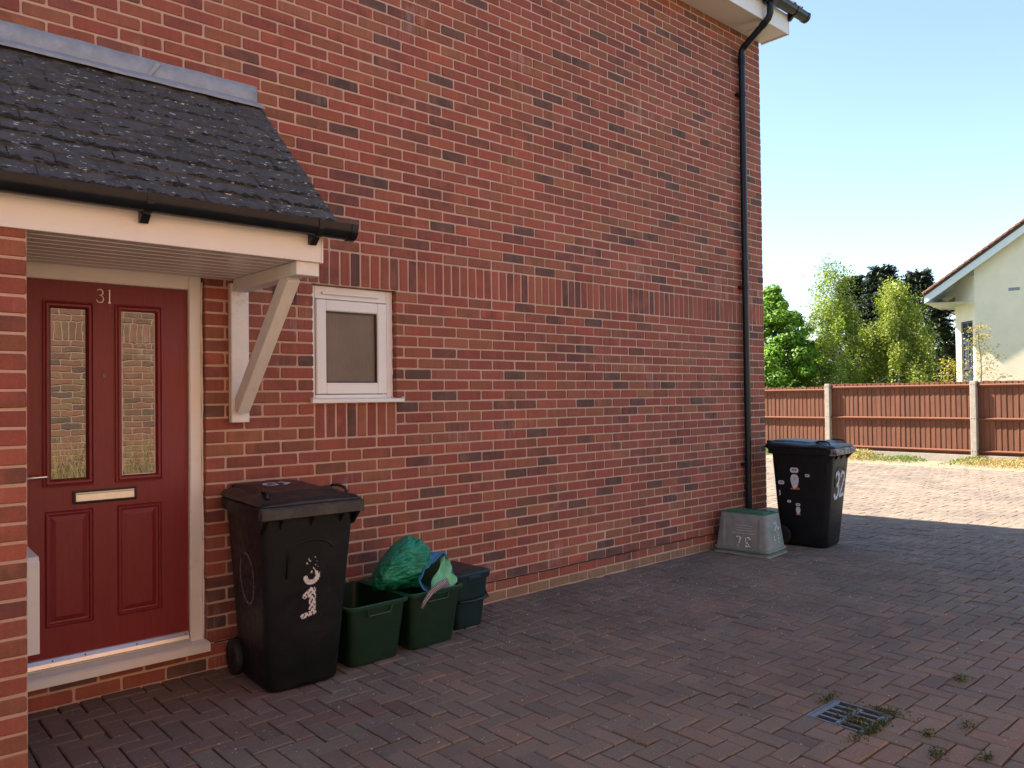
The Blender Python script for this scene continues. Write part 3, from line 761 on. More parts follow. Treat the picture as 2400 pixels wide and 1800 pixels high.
def gutter_run(name, parent, x0, x1, yb, zt, r, hang, mat=M['gutter']):
    """half-round gutter: back edge at yb, rim at zt"""
    prof = []
    n = 12; yc = yb-r-0.004
    for k in range(n+1):
        a = math.pi*k/n; prof.append((yc+r*math.cos(a), zt-r*1.3*math.sin(a)**0.8))
    m_ = MB(); inner = [(yc+(q[0]-yc)*0.94, zt+(q[1]-zt)*0.94) for q in prof]
    m_.prism(prof+inner[::-1], 0, x0, x1); g_ = m_.obj(name, mat, parent, smooth=True, angle=35)
    m_ = MB(); big = [(yc+(q[0]-yc)*1.07, zt+(q[1]-zt)*1.07) for q in prof]; m_.prism(big, 0, x1-0.030, x1+0.006)
    m_.obj('end_cap', mat, g_, smooth=True, angle=35)
    for xb in hang:
        m_ = MB(); b1 = [(yc+(q[0]-yc)*1.10, zt+(q[1]-zt)*1.10) for q in prof]
        m_.prism(b1+[(q[0], q[1]) for q in prof][::-1], 0, xb-0.014, xb+0.014)
        m_.prism([(yb+0.002, zt-0.02), (yb+0.002, zt-r*1.95), (yb-0.018, zt-r*2.0), (yb-0.055, zt-r*1.45), (yb-0.02, zt-r*1.1)], 0, xb-0.018, xb+0.018)
        m_.obj('gutter_bracket', mat, g_)
    return g_
gutter_run('canopy_gutter', house, CXL, -0.838, CYF-0.001, 2.408, 0.056, (-1.035, -1.835, -2.7, -3.5))
# gallows bracket
BX0, BX1 = -1.108, -1.002
gb = MB(); gb.box(BX0, BX1, -0.046, -0.001, 1.395, 2.2, 0.004)
bracket = gb.obj('canopy_bracket', M['white_wood'], house)
b = MB(); b.box(BX0+0.012, BX1-0.012, -0.835, -0.0465, 2.150, 2.2195, 0.003); b.obj('beam', M['white_wood'], bracket)
def bar(p0, p1, w_, t_, upv=(1, 0, 0), bev=0.003):
    p0, p1 = Vector(p0), Vector(p1); d = (p1-p0); L_ = d.length; d.normalize(); s_ = Vector(upv); n_ = d.cross(s_).normalized()
    m_ = MB(); m_.box(-w_/2, w_/2, -t_/2, t_/2, 0, L_, bev)
    m_.v = [tuple(p0+s_*v_[0]+n_*v_[1]+d*v_[2]) for v_ in m_.v]; return m_
bar((-1.055, -0.050, 1.475), (-1.055, -0.70, 2.165), 0.070, 0.085).obj('brace', M['white_wood'], bracket)
b = MB(); b.box(BX0+0.004, BX1+0.022, -0.858, -0.780, 2.148, 2.2185, 0.003); b.obj('beam_end', M['white_wood'], bracket)
for zb in (1.452, 2.135):
    b = MB(); b.tube([(-1.055, -0.045, zb), (-1.055, -0.053, zb)], 0.011, 6); b.obj('bolt', M['white_wood'], bracket)

# ---- eaves, main gutter, rainwater pipe
ev = MB(); EY = -0.325
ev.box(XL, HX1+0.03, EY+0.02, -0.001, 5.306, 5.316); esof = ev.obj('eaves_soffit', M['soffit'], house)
b = MB(); b.box(XL, HX1+0.02, EY+0.026, EY+0.05, 5.3005, 5.3055).box(HX1-0.35, HX1-0.33, EY+0.051, -0.004, 5.3005, 5.3055); b.obj('soffit_trim', M['soffit'], esof)
ef = MB(); ef.box(XL, HX1+0.03, EY, EY+0.019, 5.296, 5.50, 0.002); efa = ef.obj('eaves_fascia', M['white'], house)
b = MB(); b.prism([(EY-0.003, 5.292), (-0.002, 5.292), (-0.002, 5.60), (EY-0.003, 5.47)], 0, HX1+0.0305, HX1+0.040); b.obj('box_end', M['white'], efa)
gutter_run('eaves_gutter', house, XL, HX1+0.27, EY-0.001, 5.545, 0.058, (HX1+0.03, HX1-0.75, HX1-1.7, HX1-2.7))
px_, pr = 4.285, 0.034
dp = MB(); dp.tube([(px_, -0.052, 0.03), (px_, -0.052, 5.03), (px_, -0.056, 5.075), (px_, -0.075, 5.10), (px_, -0.33, 5.275), (px_, -0.365, 5.305), (px_, -0.385, 5.345), (px_, -0.388, 5.50)], pr, 16)
pipe = dp.obj('downpipe', M['gutter'], house, smooth=True, angle=60)
for pa, pb in (((px_, -0.052, 5.02), (px_, -0.052, 4.93)), ((px_, -0.052, 2.90), (px_, -0.052, 2.80)), ((px_, -0.290, 5.2475), (px_, -0.33, 5.275)), ((px_, -0.075, 5.10), (px_, -0.115, 5.1275))):
    b = MB(); b.tube([pa, pb], pr*1.13, 16); b.obj('pipe_socket', M['gutter'], pipe, smooth=True, angle=40)
b = MB(); b.box(px_-0.05, px_+0.05, -0.47, -0.33, 5.455, 5.55, 0.01); b.obj('gutter_outlet', M['gutter'], pipe)
for zb in (0.80, 2.62, 4.62):
    b = MB(); b.box(px_-0.062, px_+0.062, -0.050, -0.002, zb-0.014, zb+0.014, 0.003).tube([(px_, -0.052, zb-0.018), (px_, -0.052, zb+0.018)], pr*1.16, 16); b.obj('pipe_clip', M['gutter'], pipe)
# ---- main roof
rf = MB(); yo = EY-0.055; slope = math.tan(R_(38)); zE = 5.525; RX1 = HX1+0.16
rf.prism([(yo, zE), (HW/2, zE+(HW/2-yo)*slope), (HW-yo, zE), (HW-yo, zE-0.05), (HW/2, zE+(HW/2-yo)*slope-0.06), (yo, zE-0.03)], 0, XL-0.1, RX1)
mroof = rf.obj('roof', M['brown_tile'], house)
tm = []
for _ in range(4):
    m_ = MB(); V = []; F = []
    for layer in (0.022, 0.0):
        for a in range(2):
            for k in range(9):
                u_ = k/8; V.append((u_*0.30-0.15, a*0.38, layer+0.020*math.cos(u_*4*math.pi)+random.uniform(-.002, .002)))
    for k in range(8): F += [(k, k+1, 10+k, 9+k), (18+k, 27+k, 28+k, 19+k), (k+1, k, 18+k, 19+k)]
    F += [(0, 9, 27, 18), (17, 8, 26, 35)]
    m_.add(V, F); tm.append(m_.mesh('roof_tile', M['brown_tile'], True, 50))
for c in range(3):
    xx = RX1-0.145
    while xx > 1.6:
        o = bpy.data.objects.new('roof_tile', random.choice(tm)); link(o, mroof)
        o.location = (xx, yo-0.02+c*0.30*math.cos(R_(38)), zE+0.035+c*0.30*math.sin(R_(38))+random.uniform(0, .004)); o.rotation_euler = (R_(36), random.gauss(0, 0.01), random.gauss(0, 0.01)); xx -= 0.295

# ================================================================= the house opposite (seen in the door glass, throws back the sunlight)
opp = empty('brick_house', (-2.0, -5.72, 0)); OX0, OX1, OY = -9.0, 2.8, -5.72
tag(opp, 'sunlit red brick house opposite, mirrored in the glass panes of the red door', 'house')
om = MB(); om.box(OX0+2, OX1+2, -6.0, -0.0062, -0.06, 5.1); owall = om.obj('wall', M['mortar'], opp)
ro_ = MB(); ro_.prism([(0.35, 5.10), (0.35, 5.16), (-3.0, 7.6), (-6.35, 5.16), (-6.35, 5.10)], 0, OX0+1.8, OX1+2.2); ro_.obj('roof', M['brown_tile'], opp)
save = bricks; bricks = []
for r in range(0, 67):
    z0_ = C*r
    if 30 <= r < 33:
        if r == 30:
            x = OX1
            while x > OX0+0.05: bricks.append((x-C, x, z0_, z0_+3*C, 0)); x -= C
        continue
    row_bricks(OX0, OX1, z0_, z0_+C, 0.05 if r % 2 else 0.1625)
rest = MB()
for (x0, x1, z0, z1, y) in bricks:
    cc = brick_col(); cc = (cc[0]*0.95+0.08, cc[1]*1.25+0.08, cc[2]*1.1+0.055, cc[3]*0.6); V, F = brick_geo(x1-x0, z1-z0, 0.03); cx, cz = (x0+x1)/2+2.0, (z0+z1)/2
    rest.add([(cx-a, -b, cz+c_) for a, b, c_ in V], F, cc)
tag(rest.obj('bricks', M['brick_a'], opp, recalc=False), kind='stuff'); bricks = save

# ================================================================= foliage helpers
def leaf_quads(P, Nrm, size, aspect, colr, fold=0.25):
    """P (n,3), Nrm (n,3) -> diamond leaves with a slight fold"""
    n = len(P); Nn = Nrm/np.linalg.norm(Nrm, axis=1, keepdims=True)
    t = rng.normal(size=(n, 3)); t -= (t*Nn).sum(1, keepdims=True)*Nn; t /= np.linalg.norm(t, axis=1, keepdims=True); b = np.cross(Nn, t)
    s_ = (size*rng.uniform(0.65, 1.3, n))[:, None]
    a = P-t*s_*0.5; c = P+t*s_*0.5; l = P-b*s_*0.5*aspect+Nn*s_*fold*0.3; r = P+b*s_*0.5*aspect+Nn*s_*fold*0.3
    V = np.stack([a, l, c, r], 1).reshape(-1, 3); Cc = np.repeat(colr, 4, axis=0)
    return V, Cc
def quads_obj(name, V, Cc, mat, parent, loc=None):
    n = len(V)//4; me = bpy.data.meshes.new(name)
    me.vertices.add(len(V)); me.vertices.foreach_set('co', V.astype(np.float32).ravel())
    me.loops.add(len(V)); me.loops.foreach_set('vertex_index', np.arange(len(V), dtype=np.int32))
    me.polygons.add(n); me.polygons.foreach_set('loop_start', np.arange(0, len(V), 4, dtype=np.int32))
    me.update(calc_edges=True); me.validate()
    ca = me.color_attributes.new('Col', 'FLOAT_COLOR', 'POINT'); ca.data.foreach_set('color', np.hstack([Cc, np.ones((len(Cc), 1))]).astype(np.float32).ravel())
    me.materials.append(mat); o = bpy.data.objects.new(name, me); link(o, parent)
    if loc: o.location = loc
    return o
def vary(base, n, v=0.22, hue=0.12):
    b = np.array(base)[None]*rng.uniform(1-v, 1+v, (n, 1)); b[:, 0] *= rng.uniform(1-hue, 1+hue*2, n); return b
def limbs(mb, base, top, r0, n=9, seed=0, spread=1.0, up=0.5, start=0.25):
    rr = random.Random(seed); base, top = Vector(base), Vector(top); L_ = (top-base).length
    pts = [base+(top-base)*k/8+Vector((rr.gauss(0, 0.012)*L_, rr.gauss(0, 0.012)*L_, 0))*(1 if 0 < k < 8 else 0) for k in range(9)]
    mb.tube(pts, [r0*(1-0.85*k/8) for k in range(9)], 8); tips = []
    for i in range(n):
        f = start+(1-start)*(i+0.5)/n*0.95; p0 = base+(top-base)*f; a = i*2.4+rr.uniform(-.4, .4); ln = L_*spread*(1.05-f)*rr.uniform(0.35, 0.6)
        d = Vector((math.cos(a), math.sin(a), up+rr.uniform(-.2, .3))).normalized(); p1 = p0+d*ln*0.55+Vector((0, 0, 0.05*ln)); p2 = p0+d*ln+Vector((0, 0, 0.18*ln))
        mb.tube([p0, p1, p2], [r0*0.4*(1.1-f), r0*0.22*(1.1-f), 0.006], 5); tips += [p1, p2]
    return tips

# ---- bright green broadleaf tree at the left
def broadleaf(loc, H, Rr, nclump, nleaf, base, size, label, seed, z0=0.3, name='maple_tree', group=None):
    t = empty(name, loc); tag(t, label, 'tree', group)
    mb = MB(); limbs(mb, (0, 0, -0.05), (0, 0, H*0.92), 0.11, 12, seed); mb.obj('trunk', M['bark'], t, smooth=True)
    rg = np.random.default_rng(seed); Ps, Ns, Cs = [], [], []
    for _ in range(nclump):
        f = rg.uniform(0, 1)**1.15; a = rg.uniform(0, 2*np.pi); rad = Rr*(1-f)**0.62*(0.62+0.5*rg.uniform())*(1+0.22*math.sin(3*a+6*f)*math.cos(8*f+a))*(0.55 if f > 0.93 else 1); q = rg.uniform(0.35, 1)**0.5
        c = np.array([math.cos(a)*rad*q, math.sin(a)*rad*q, z0+(H-z0)*f]); cr_ = rg.uniform(0.12, 0.36)*(1 if f < 0.85 else 0.7)
        m_ = int(nleaf/nclump*(cr_/0.25)**2); d = rg.normal(size=(m_, 3)); d /= np.linalg.norm(d, axis=1, keepdims=True)
        rr_ = rg.uniform(0.5, 1, (m_, 1))**0.6; P_ = c+d*rr_*cr_*np.array([1.15, 1.15, 0.75]); Ps.append(P_); Ns.append(d*0.7+np.array([0, 0, 0.8])+rg.normal(size=(m_, 3))*0.35)
        Cs.append(vary(np.array(base)*rg.uniform(0.8, 1.2), m_))
    P_, N_, C_ = map(np.vstack, (Ps, Ns, Cs)); V, Cc = leaf_quads(P_, N_, size, 0.8, C_)
    quads_obj('crown', V, Cc, M['leaf'], t); return t
broadleaf((20.0, 8.65, 0), 4.85, 1.95, 330, 60000, (0.145, 0.285, 0.026), 0.090, 'bright green bushy tree behind the fence, beside the brick wall corner', 3, 0.3)
# ---- birches: hanging sprays along limbs
def birch(loc, H, Rr, nspray, base, label, seed, droop=1.0, top_loose=0.0, lean=(0, 0), size=0.062):
    t = empty('birch_tree', loc); tag(t, label, 'tree', 'birch trees behind the fence')
    rg = np.random.default_rng(seed); Ps, Ns, Cs = [], [], []; tw_ = MB(); tk = MB()
    tk.tube([(lean[0]*k, lean[1]*k, -0.05+H*0.97*k) for k in (0, .2, .4, .6, .8, 1)], [0.085, 0.07, 0.052, 0.036, 0.02, 0.006], 8)
    nb = 34
    for b in range(nb):
        f0 = 0.10+0.88*((b+rg.uniform(0, 1))/nb)**0.9; a = b*2.4+rg.uniform(-.5, .5); reach = (1.0 if f0 < 0.5 else (1.02-f0)/0.52)
        Lb = Rr*(0.18+0.92*reach)*rg.uniform(0.62, 1.22); up_ = rg.uniform(0.35, 1.0)*(1.3-0.5*droop); dv = np.array([math.cos(a), math.sin(a), 0]); p0 = np.array([lean[0]*f0, lean[1]*f0, H*f0])
        def bp(s): return p0+dv*Lb*s+np.array([0, 0, Lb*(up_*s-0.75*droop*s*s)])
        tk.tube([tuple(bp(q)) for q in (0, .3, .6, 1.0)], [0.022*(1.2-f0), 0.015*(1.2-f0), 0.009, 0.003], 5)
        tone = rg.uniform(0.75, 1.28); m0 = max(4, int(nspray/nb*(0.35+0.85*reach)))
        for i in range(m0):
            s = rg.uniform(0.10, 1.03)**0.75; c = bp(s)+rg.normal(size=3)*np.array([0.13, 0.13, 0.10])*Rr*0.8; L_ = rg.uniform(0.22, 0.75)*droop*(0.45 if f0 > 0.82 else 1)
            m_ = int(L_*44)+7; u_ = rg.uniform(0, 1, m_)
            P_ = c+dv*0.16*L_*u_[:, None]+np.array([0, 0, -1])*L_*u_[:, None]**1.2+rg.normal(size=(m_, 3))*(0.05+top_loose*(f0 > 0.75))
            P_ = P_[P_[:, 2] > 0.3]; m_ = len(P_)
            if m_ == 0: continue
            Ps.append(P_); Ns.append(dv*0.45+np.array([0, 0, 0.25])+rg.normal(size=(m_, 3))*0.65); Cs.append(vary(np.array(base)*tone*rg.uniform(0.82, 1.2), m_, 0.25, 0.15))
            if i % 4 == 0: tw_.tube([tuple(c), tuple(c+np.array([0, 0, -L_*0.6])+dv*0.08*L_)], 0.0035, 4)
    tk.obj('trunk', M['bark_birch'], t, smooth=True)
    tag(tw_.obj('twigs', M['bark'], t), kind='stuff')
    P_, N_, C_ = map(np.vstack, (Ps, Ns, Cs)); V, Cc = leaf_quads(P_, N_, size, 0.75, C_); quads_obj('crown', V, Cc, M['leaf'], t); return t
birch((22.2, 7.45, 0), 5.75, 1.30, 1500, (0.20, 0.275, 0.042), 'tall loose birch tree with thin leader behind the middle of the fence', 5, 0.75, 0.10, (-0.25, 0.30))
birch((22.3, 5.75, 0), 5.10, 1.25, 1700, (0.225, 0.285, 0.045), 'weeping yellow-green birch tree between the taller birch and the cream house', 9, 1.25, 0.03, (0.0, 0.0))
# low shrubs filling the gap below the birches
def shrub(loc, Rr, H, n, base, label, seed, name='shrub'):
    t = empty(name, loc); tag(t, label, 'shrub'); rg = np.random.default_rng(seed)
    mb = MB()
    for k in range(6): a = k*1.05; mb.tube([(0, 0, -0.05), (0.3*Rr*math.cos(a), 0.3*Rr*math.sin(a), H*0.5), (0.7*Rr*math.cos(a), 0.7*Rr*math.sin(a), H*0.9)], [0.02, 0.012, 0.004], 5)
    mb.obj('stem', M['bark'], t)
    d = rg.normal(size=(n, 3)); d /= np.linalg.norm(d, axis=1, keepdims=True); d[:, 2] = np.abs(d[:, 2]); lump = 1+0.25*np.sin(d[:, 0]*7+seed)*np.cos(d[:, 1]*6)
    P_ = d*(rg.uniform(0.25, 1, (n, 1))**0.4)*lump[:, None]*np.array([Rr, Rr, H]); V, Cc = leaf_quads(P_, d+rg.normal(size=(n, 3))*0.5, 0.06, 0.75, vary(base, n, 0.3))
    quads_obj('foliage', V, Cc, M['leaf'], t); return t
shrub((23.5, 10.6, 0), 1.9, 3.5, 16000, (0.10, 0.19, 0.03), 'mid-green shrub low behind the bright bushy tree', 22)
shrub((20.6, 7.05, 0), 1.1, 2.7, 12000, (0.19, 0.26, 0.035), 'yellow-green shrub filling the gap between bright tree and birch', 21)
# ---- distant hedge line
n = 14000; yy = rng.uniform(-25, 70, n); xx = 52+rng.normal(0, 1.2, n)+3*np.sin(yy*0.2); hh = rng.uniform(0, 1, n)**0.7*(3.6+0.8*np.sin(yy*0.9)+0.6*np.sin(yy*2.3))
V, Cc = leaf_quads(np.stack([xx, yy, hh], 1), rng.normal(size=(n, 3))+np.array([-0.5, 0, 0.5]), 0.42, 0.7, vary((0.075, 0.12, 0.03), n, 0.35))
tag(quads_obj('far_hedge', V, Cc, M['leaf'], None), 'distant green hedge line on the horizon behind the garden trees', 'hedge', kind='stuff')
# ---- dark conifers behind
def conifer(loc, H, Rr, n, label, seed):
    t = empty('conifer_tree', loc); tag(t, label, 'tree', 'dark conifers at the back'); rg = np.random.default_rng(seed)
    mb = MB(); limbs(mb, (0, 0, -0.05), (0, 0, H*0.97), 0.16, 14, seed, 0.5, 0.3); mb.obj('trunk', M['bark'], t, smooth=True)
    Ps, Ns, Cs = [], [], []
    for _ in range(n):
        f = rg.uniform(0.05, 1)**0.8; rad = Rr*(1-f**2.2*0.93)*rg.uniform(0.8, 1.1); a = rg.uniform(0, 2*np.pi); q = rg.uniform(0.45, 1)**0.5
        c = np.array([math.cos(a)*rad*q, math.sin(a)*rad*q, H*f]); L_ = rg.uniform(0.3, 0.6); m_ = 26
        up_ = 1.1 if f > 0.85 else 0.3; d = np.array([math.cos(a), math.sin(a), up_+rg.uniform(-.35, .35)]); d /= np.linalg.norm(d); u_ = rg.uniform(0, 1, m_)[:, None]
        P_ = c+d*L_*u_+np.array([0, 0, -0.16])*u_**2+rg.normal(size=(m_, 3))*0.045*(1.2-u_); Ps.append(P_); Ns.append(np.tile([0, 0, 1.0], (m_, 1))+rg.normal(size=(m_, 3))*0.7+d*0.4); Cs.append(vary(np.array((0.022, 0.040, 0.020))*rg.uniform(0.6, 1.25), m_, 0.25))
    P_, N_, C_ = map(np.vstack, (Ps, Ns, Cs)); V, Cc = leaf_quads(P_, N_, 0.13, 0.32, C_); quads_obj('crown', V, Cc, M['needle'], t)
for k, (x, y, H, Rr, lab) in enumerate([(30.4, 10.9, 6.3, 1.6, 'dark conifer behind the tall birch, leftmost of the conifer row'), (30.2, 9.55, 6.55, 1.6, 'dark conifer behind the weeping birch, middle of the conifer row'), (30.6, 8.30, 6.2, 1.65, 'dark conifer beside the cream house, rightmost of the conifer row')]):
    conifer((x, y, 0), H, Rr, 2300, lab, 31+k)
# ---- thin sapling and small bush before the cream house
def sapling(loc, H, spread, n, base, label, seed, trunk_r=0.03):
    t = empty('sapling', loc); tag(t, label, 'tree'); rg = np.random.default_rng(seed)
    mb = MB(); tips = limbs(mb, (0, 0, -0.05), (0.02, -0.05, H), trunk_r, 16, seed, spread, 0.45, 0.35); mb.obj('trunk', M['bark'], t, smooth=True)
    Ps = []
    for p_ in tips:
        m_ = n//len(tips); Ps.append(np.array(p_)+rg.normal(size=(m_, 3))*np.array([0.13, 0.13, 0.05]))
    P_ = np.vstack(Ps); V, Cc = leaf_quads(P_, np.tile([0, 0, 1.0], (len(P_), 1))+rg.normal(size=(len(P_), 3))*0.6, 0.055, 0.6, vary(base, len(P_), 0.25)); quads_obj('crown', V, Cc, M['leaf'], t)
sapling((20.6, 3.00, 0), 3.35, 0.75, 1500, (0.30, 0.25, 0.085), 'thin sapling with sparse pale leaves before the cream wall', 41)
sapling((19.6, 3.42, 0), 2.40, 0.55, 900, (0.32, 0.29, 0.055), 'small yellow sapling behind the fence, left of the cream house', 47, 0.018)

# ================================================================= CREAM HOUSE beyond the fence
ch = empty('cream_house', (27.7, 5.3, 0), R_(9.7)); tag(ch, 'cream rendered house with red tiled gable roof and splayed corner window', 'house')
# local frame: gable faces local -X, runs from y=0 (corner) down to y=-W; the splay turns back from the corner
CW = 9.0; rake = 0.71
spx, spy = 1.02, 0.77; ox = -0.30; ey = spy+0.80; ezt = 5.05; rd = -CW/2+0.4
def roof_z(y): return ezt+(ey-y)*rake
m_ = MB(); m_.add([(0, 0, -0.05), (0, -CW, -0.05), (0, -CW, roof_z(rd)-(rd+CW)*rake-0.2), (0, rd, roof_z(rd)-0.2), (0, 0, roof_z(0)-0.2)], [(0, 1, 2, 3, 4)])
m_.add([(spx, spy, -0.05), (0, 0, -0.05), (0, 0, 1.52), (spx, spy, 1.52)], [(0, 1, 2, 3)]).add([(spx, spy, 4.02), (0, 0, 4.02), (0, 0, 5.6), (spx, spy, 5.6)], [(0, 1, 2, 3)])
def spl(t_, z): return (spx*t_, spy*t_, z)
m_.add([spl(0.12, 1.52), spl(0, 1.52), spl(0, 4.02), spl(0.12, 4.02)], [(0, 1, 2, 3)]).add([spl(1, 1.52), spl(0.72, 1.52), spl(0.72, 4.02), spl(1, 4.02)], [(0, 1, 2, 3)])
m_.add([(spx, spy, -0.05), (12, spy, -0.05), (12, spy, 5.2), (spx, spy, 5.2)], [(0, 1, 2, 3)])
m_.obj('wall', M['cream'], ch, recalc=False)
dx, dy = spx/math.hypot(spx, spy), spy/math.hypot(spx, spy)
def splbox(mb, t0, t1, z0, z1, d0, d1):
    nx_, ny_ = dy, -dx       # outward normal of the splay is (-dy, dx); inward is (dy,-dx)
    P_ = [(spx*t_+nx_*d_, spy*t_+ny_*d_, z) for z in (z0, z1) for d_ in (d0, d1) for t_ in (t0, t1)]
    mb.add(P_, [(0, 2, 3, 1), (4, 5, 7, 6), (0, 1, 5, 4), (2, 6, 7, 3), (0, 4, 6, 2), (1, 3, 7, 5)])
f_ = MB()
splbox(f_, 0.12, 0.17, 1.52, 4.02, 0.05, 0.12); splbox(f_, 0.67, 0.72, 1.52, 4.02, 0.05, 0.12); splbox(f_, 0.17, 0.67, 3.94, 4.02, 0.05, 0.12); splbox(f_, 0.17, 0.67, 1.52, 1.60, 0.05, 0.12); splbox(f_, 0.17, 0.67, 2.28, 2.36, 0.05, 0.12); splbox(f_, 0.40, 0.44, 2.36, 3.94, 0.05, 0.12)
cwin = f_.obj('window', plain('dark_window_frame', (0.05, 0.055, 0.065), 0.4), ch)
p = MB(); splbox(p, 0.17, 0.67, 1.6, 3.94, 0.08, 0.10); p.obj('pane', M['pane_blue'], cwin)
rl = MB(); splbox(rl, 0.10, 0.74, 1.46, 1.52, -0.06, 0.12); rl.obj('sill', M['whitewash'], cwin)
# roof: verge overhang 0.35 towards -X, eaves overhang in +Y
m_ = MB(); m_.prism([(ey, roof_z(ey)), (rd, roof_z(rd)), (-CW-0.3, roof_z(rd)-(rd+CW+0.3)*rake), (-CW-0.3, roof_z(rd)-(rd+CW+0.3)*rake-0.12), (rd, roof_z(rd)-0.16), (ey, roof_z(ey)-0.12)], 0, ox, 12)
croof2 = m_.obj('roof', plain('roof_felt', (0.10, 0.06, 0.05), 0.9), ch)
ntile = 26
vt_ = []
m_ = MB(); m_.box(-0.06, 0.30, -0.36, 0.04, 0.0, 0.045, 0.006); tme = m_.mesh('verge_tile', M['terracotta'])
ra = math.atan(rake)
for k in range(ntile):
    y = ey-0.02-k*0.235*math.cos(ra)*1.0
    if y < rd: break
    for c in range(2):
        o = bpy.data.objects.new('roof_tile', tme); link(o, croof2); o.location = (ox-0.03+c*0.345, y, roof_z(y)+0.01); o.rotation_euler = (-ra+0.10, 0, 0)
m_ = MB(); m_.prism([(ey-0.02, roof_z(ey)-0.10), (rd, roof_z(rd)-0.12), (rd, roof_z(rd)-0.42), (ey-0.40, roof_z(ey-0.40)-0.40), (ey-0.02, roof_z(ey)-0.36)], 0, ox+0.01, ox+0.05); m_.obj('bargeboard', M['whitewash'], croof2)
m_ = MB(); m_.add([(ox+0.05, ey-0.06, 4.72), (ox+0.05, -0.0, 4.66), (spx, spy, 4.66), (3.0, spy, 4.66), (3.0, ey-0.06, 4.72)], [(0, 1, 2, 3, 4)]); m_.obj('soffit', M['whitewash'], croof2, recalc=False)
m_ = MB(); m_.box(ox+0.05, 12, ey-0.06, ey-0.03, 4.70, 5.02); m_.obj('eaves_fascia', M['whitewash'], croof2)
m_ = MB(); m_.add([(ox+0.05, ey-0.05, roof_z(ey)-0.14), (0.0, ey-0.05, roof_z(ey)-0.14), (0.0, rd, roof_z(rd)-0.18), (ox+0.05, rd, roof_z(rd)-0.18)], [(0, 1, 2, 3)]); m_.obj('verge_soffit', M['whitewash'], croof2, recalc=False)
m_ = MB(); m_.add([(0.001, ey-0.05, roof_z(ey)-0.14), (3.0, ey-0.05, roof_z(ey)-0.14), (3.0, 0, roof_z(0)-0.17), (0.001, 0, roof_z(0)-0.17)], [(0, 1, 2, 3)]); m_.obj('rake_soffit', M['whitewash'], croof2, recalc=False)
m_ = MB(); m_.box(-0.02, 0.05, -1.35, -1.02, 4.95, 5.05, 0.01); m_.obj('vent_cover', plain('grey_vent', (0.25, 0.25, 0.25), 0.5), ch)

# ================================================================= FENCE
FX = 15.66; posts = [-5.0, -1.75, 1.49, 4.71, 7.93, 11.15]
fence = empty('fence', (FX, 4.71, 0)); tag(fence, 'red-brown close-boarded wooden fence with grey concrete posts behind the sunlit paving', 'fence')
def fobj(mb, name, mat, parent=fence):
    mb.v = [(a-FX, b-4.71, c) for a, b, c in mb.v]; return mb.obj(name, mat, parent)
bm_ = MB(); bm_.prism([(-0.0525, 0.0), (0.0665, 0.0), (0.0665, -0.006), (-0.0525, -0.018)], 2, 0, 1)
bm_.v = [(b, a, c) for a, b, c in bm_.v]
bmes = bm_.obj('board', M['board'], fence); bdat = bmes.data; bpy.data.objects.remove(bmes)
for i, yp in enumerate(posts):
    m_ = MB(); m_.box(FX-0.115, FX+0.015, yp-0.058, yp+0.058, -0.1, 1.735, 0.008); po = fobj(m_, 'post', M['concrete'])
    for zc in (1.66, 0.93, 0.235):
        for s_ in (-0.028, 0.028):
            m_ = MB(); m_.tube([(FX-0.1155, yp+s_, zc), (FX-0.1125, yp+s_, zc)], 0.011, 8); m_.v = [(a-FX, b-4.71, c) for a, b, c in m_.v]; m_.obj('bolt_hole', M['dark'], po)
    if i == len(posts)-1: break
    y0, y1 = yp+0.06, posts[i+1]-0.06; off = -0.055 if i >= 3 else 0.0
    m_ = MB(); m_.box(FX-0.045, FX+0.005, y0, y1, -0.05, 0.15, 0.004); fobj(m_, 'gravel_board', M['concrete'])
    for zc in (1.645+off, 0.925+off*0.4, 0.235):
        m_ = MB(); h_ = 0.048; m_.prism([(FX-0.002, zc-h_), (FX-0.062, zc-0.006), (FX-0.062, zc+0.004), (FX-0.002, zc+h_*0.55)], 1, y0, y1); ro2 = fobj(m_, 'rail', M['board']); ro2.color = (1.0, 1.0, 1.0, 1)
    n = int((y1-y0)/0.1065); st = (y1-y0)/n
    for k in range(n):
        o = bpy.data.objects.new('board', bdat); link(o, fence)
        o.location = (0.014+random.uniform(-.001, .003), y0+(k+0.5)*st-4.71, 0.152); ht = (1.725+off+random.gauss(0, 0.006))-0.152; o.scale = (1, st/0.104, ht)
        o.rotation_euler = (random.gauss(0, 0.003), 0, random.gauss(0, 0.012)); v_ = random.uniform(0.78, 1.1); o.color = (v_, v_*random.uniform(.92, 1.06), v_, 1)

# weeds and straw at the foot of the fence
n = 30000; yy = rng.uniform(-3.5, 10, n); dens = 0.55+0.45*np.sin(yy*2.1)+0.3*np.sin(yy*5.3); kk = rng.uniform(0, 1.2, n) < dens; yy = yy[kk]; n = len(yy)
xx = 15.55-np.abs(rng.normal(0, 0.55, n)); hgt = rng.uniform(0.0, 0.16, n)*np.clip(dens[kk], 0.2, 1.3)
base = np.where((np.sin(yy*1.7+0.6)+rng.normal(0, 0.5, n) > 0.15)[:, None], np.array([[0.42, 0.32, 0.15]]), np.array([[0.12, 0.19, 0.045]]))*rng.uniform(0.7, 1.25, (n, 1))
V, Cc = leaf_quads(np.stack([xx, yy, hgt], 1), rng.normal(size=(n, 3))*np.array([1, 1, 0.5]), 0.055, 0.28, base)
wd = quads_obj('weeds', V, Cc, M['leaf'], None); tag(wd, 'low green weeds and straw along the foot of the fence', 'weeds', kind='stuff')

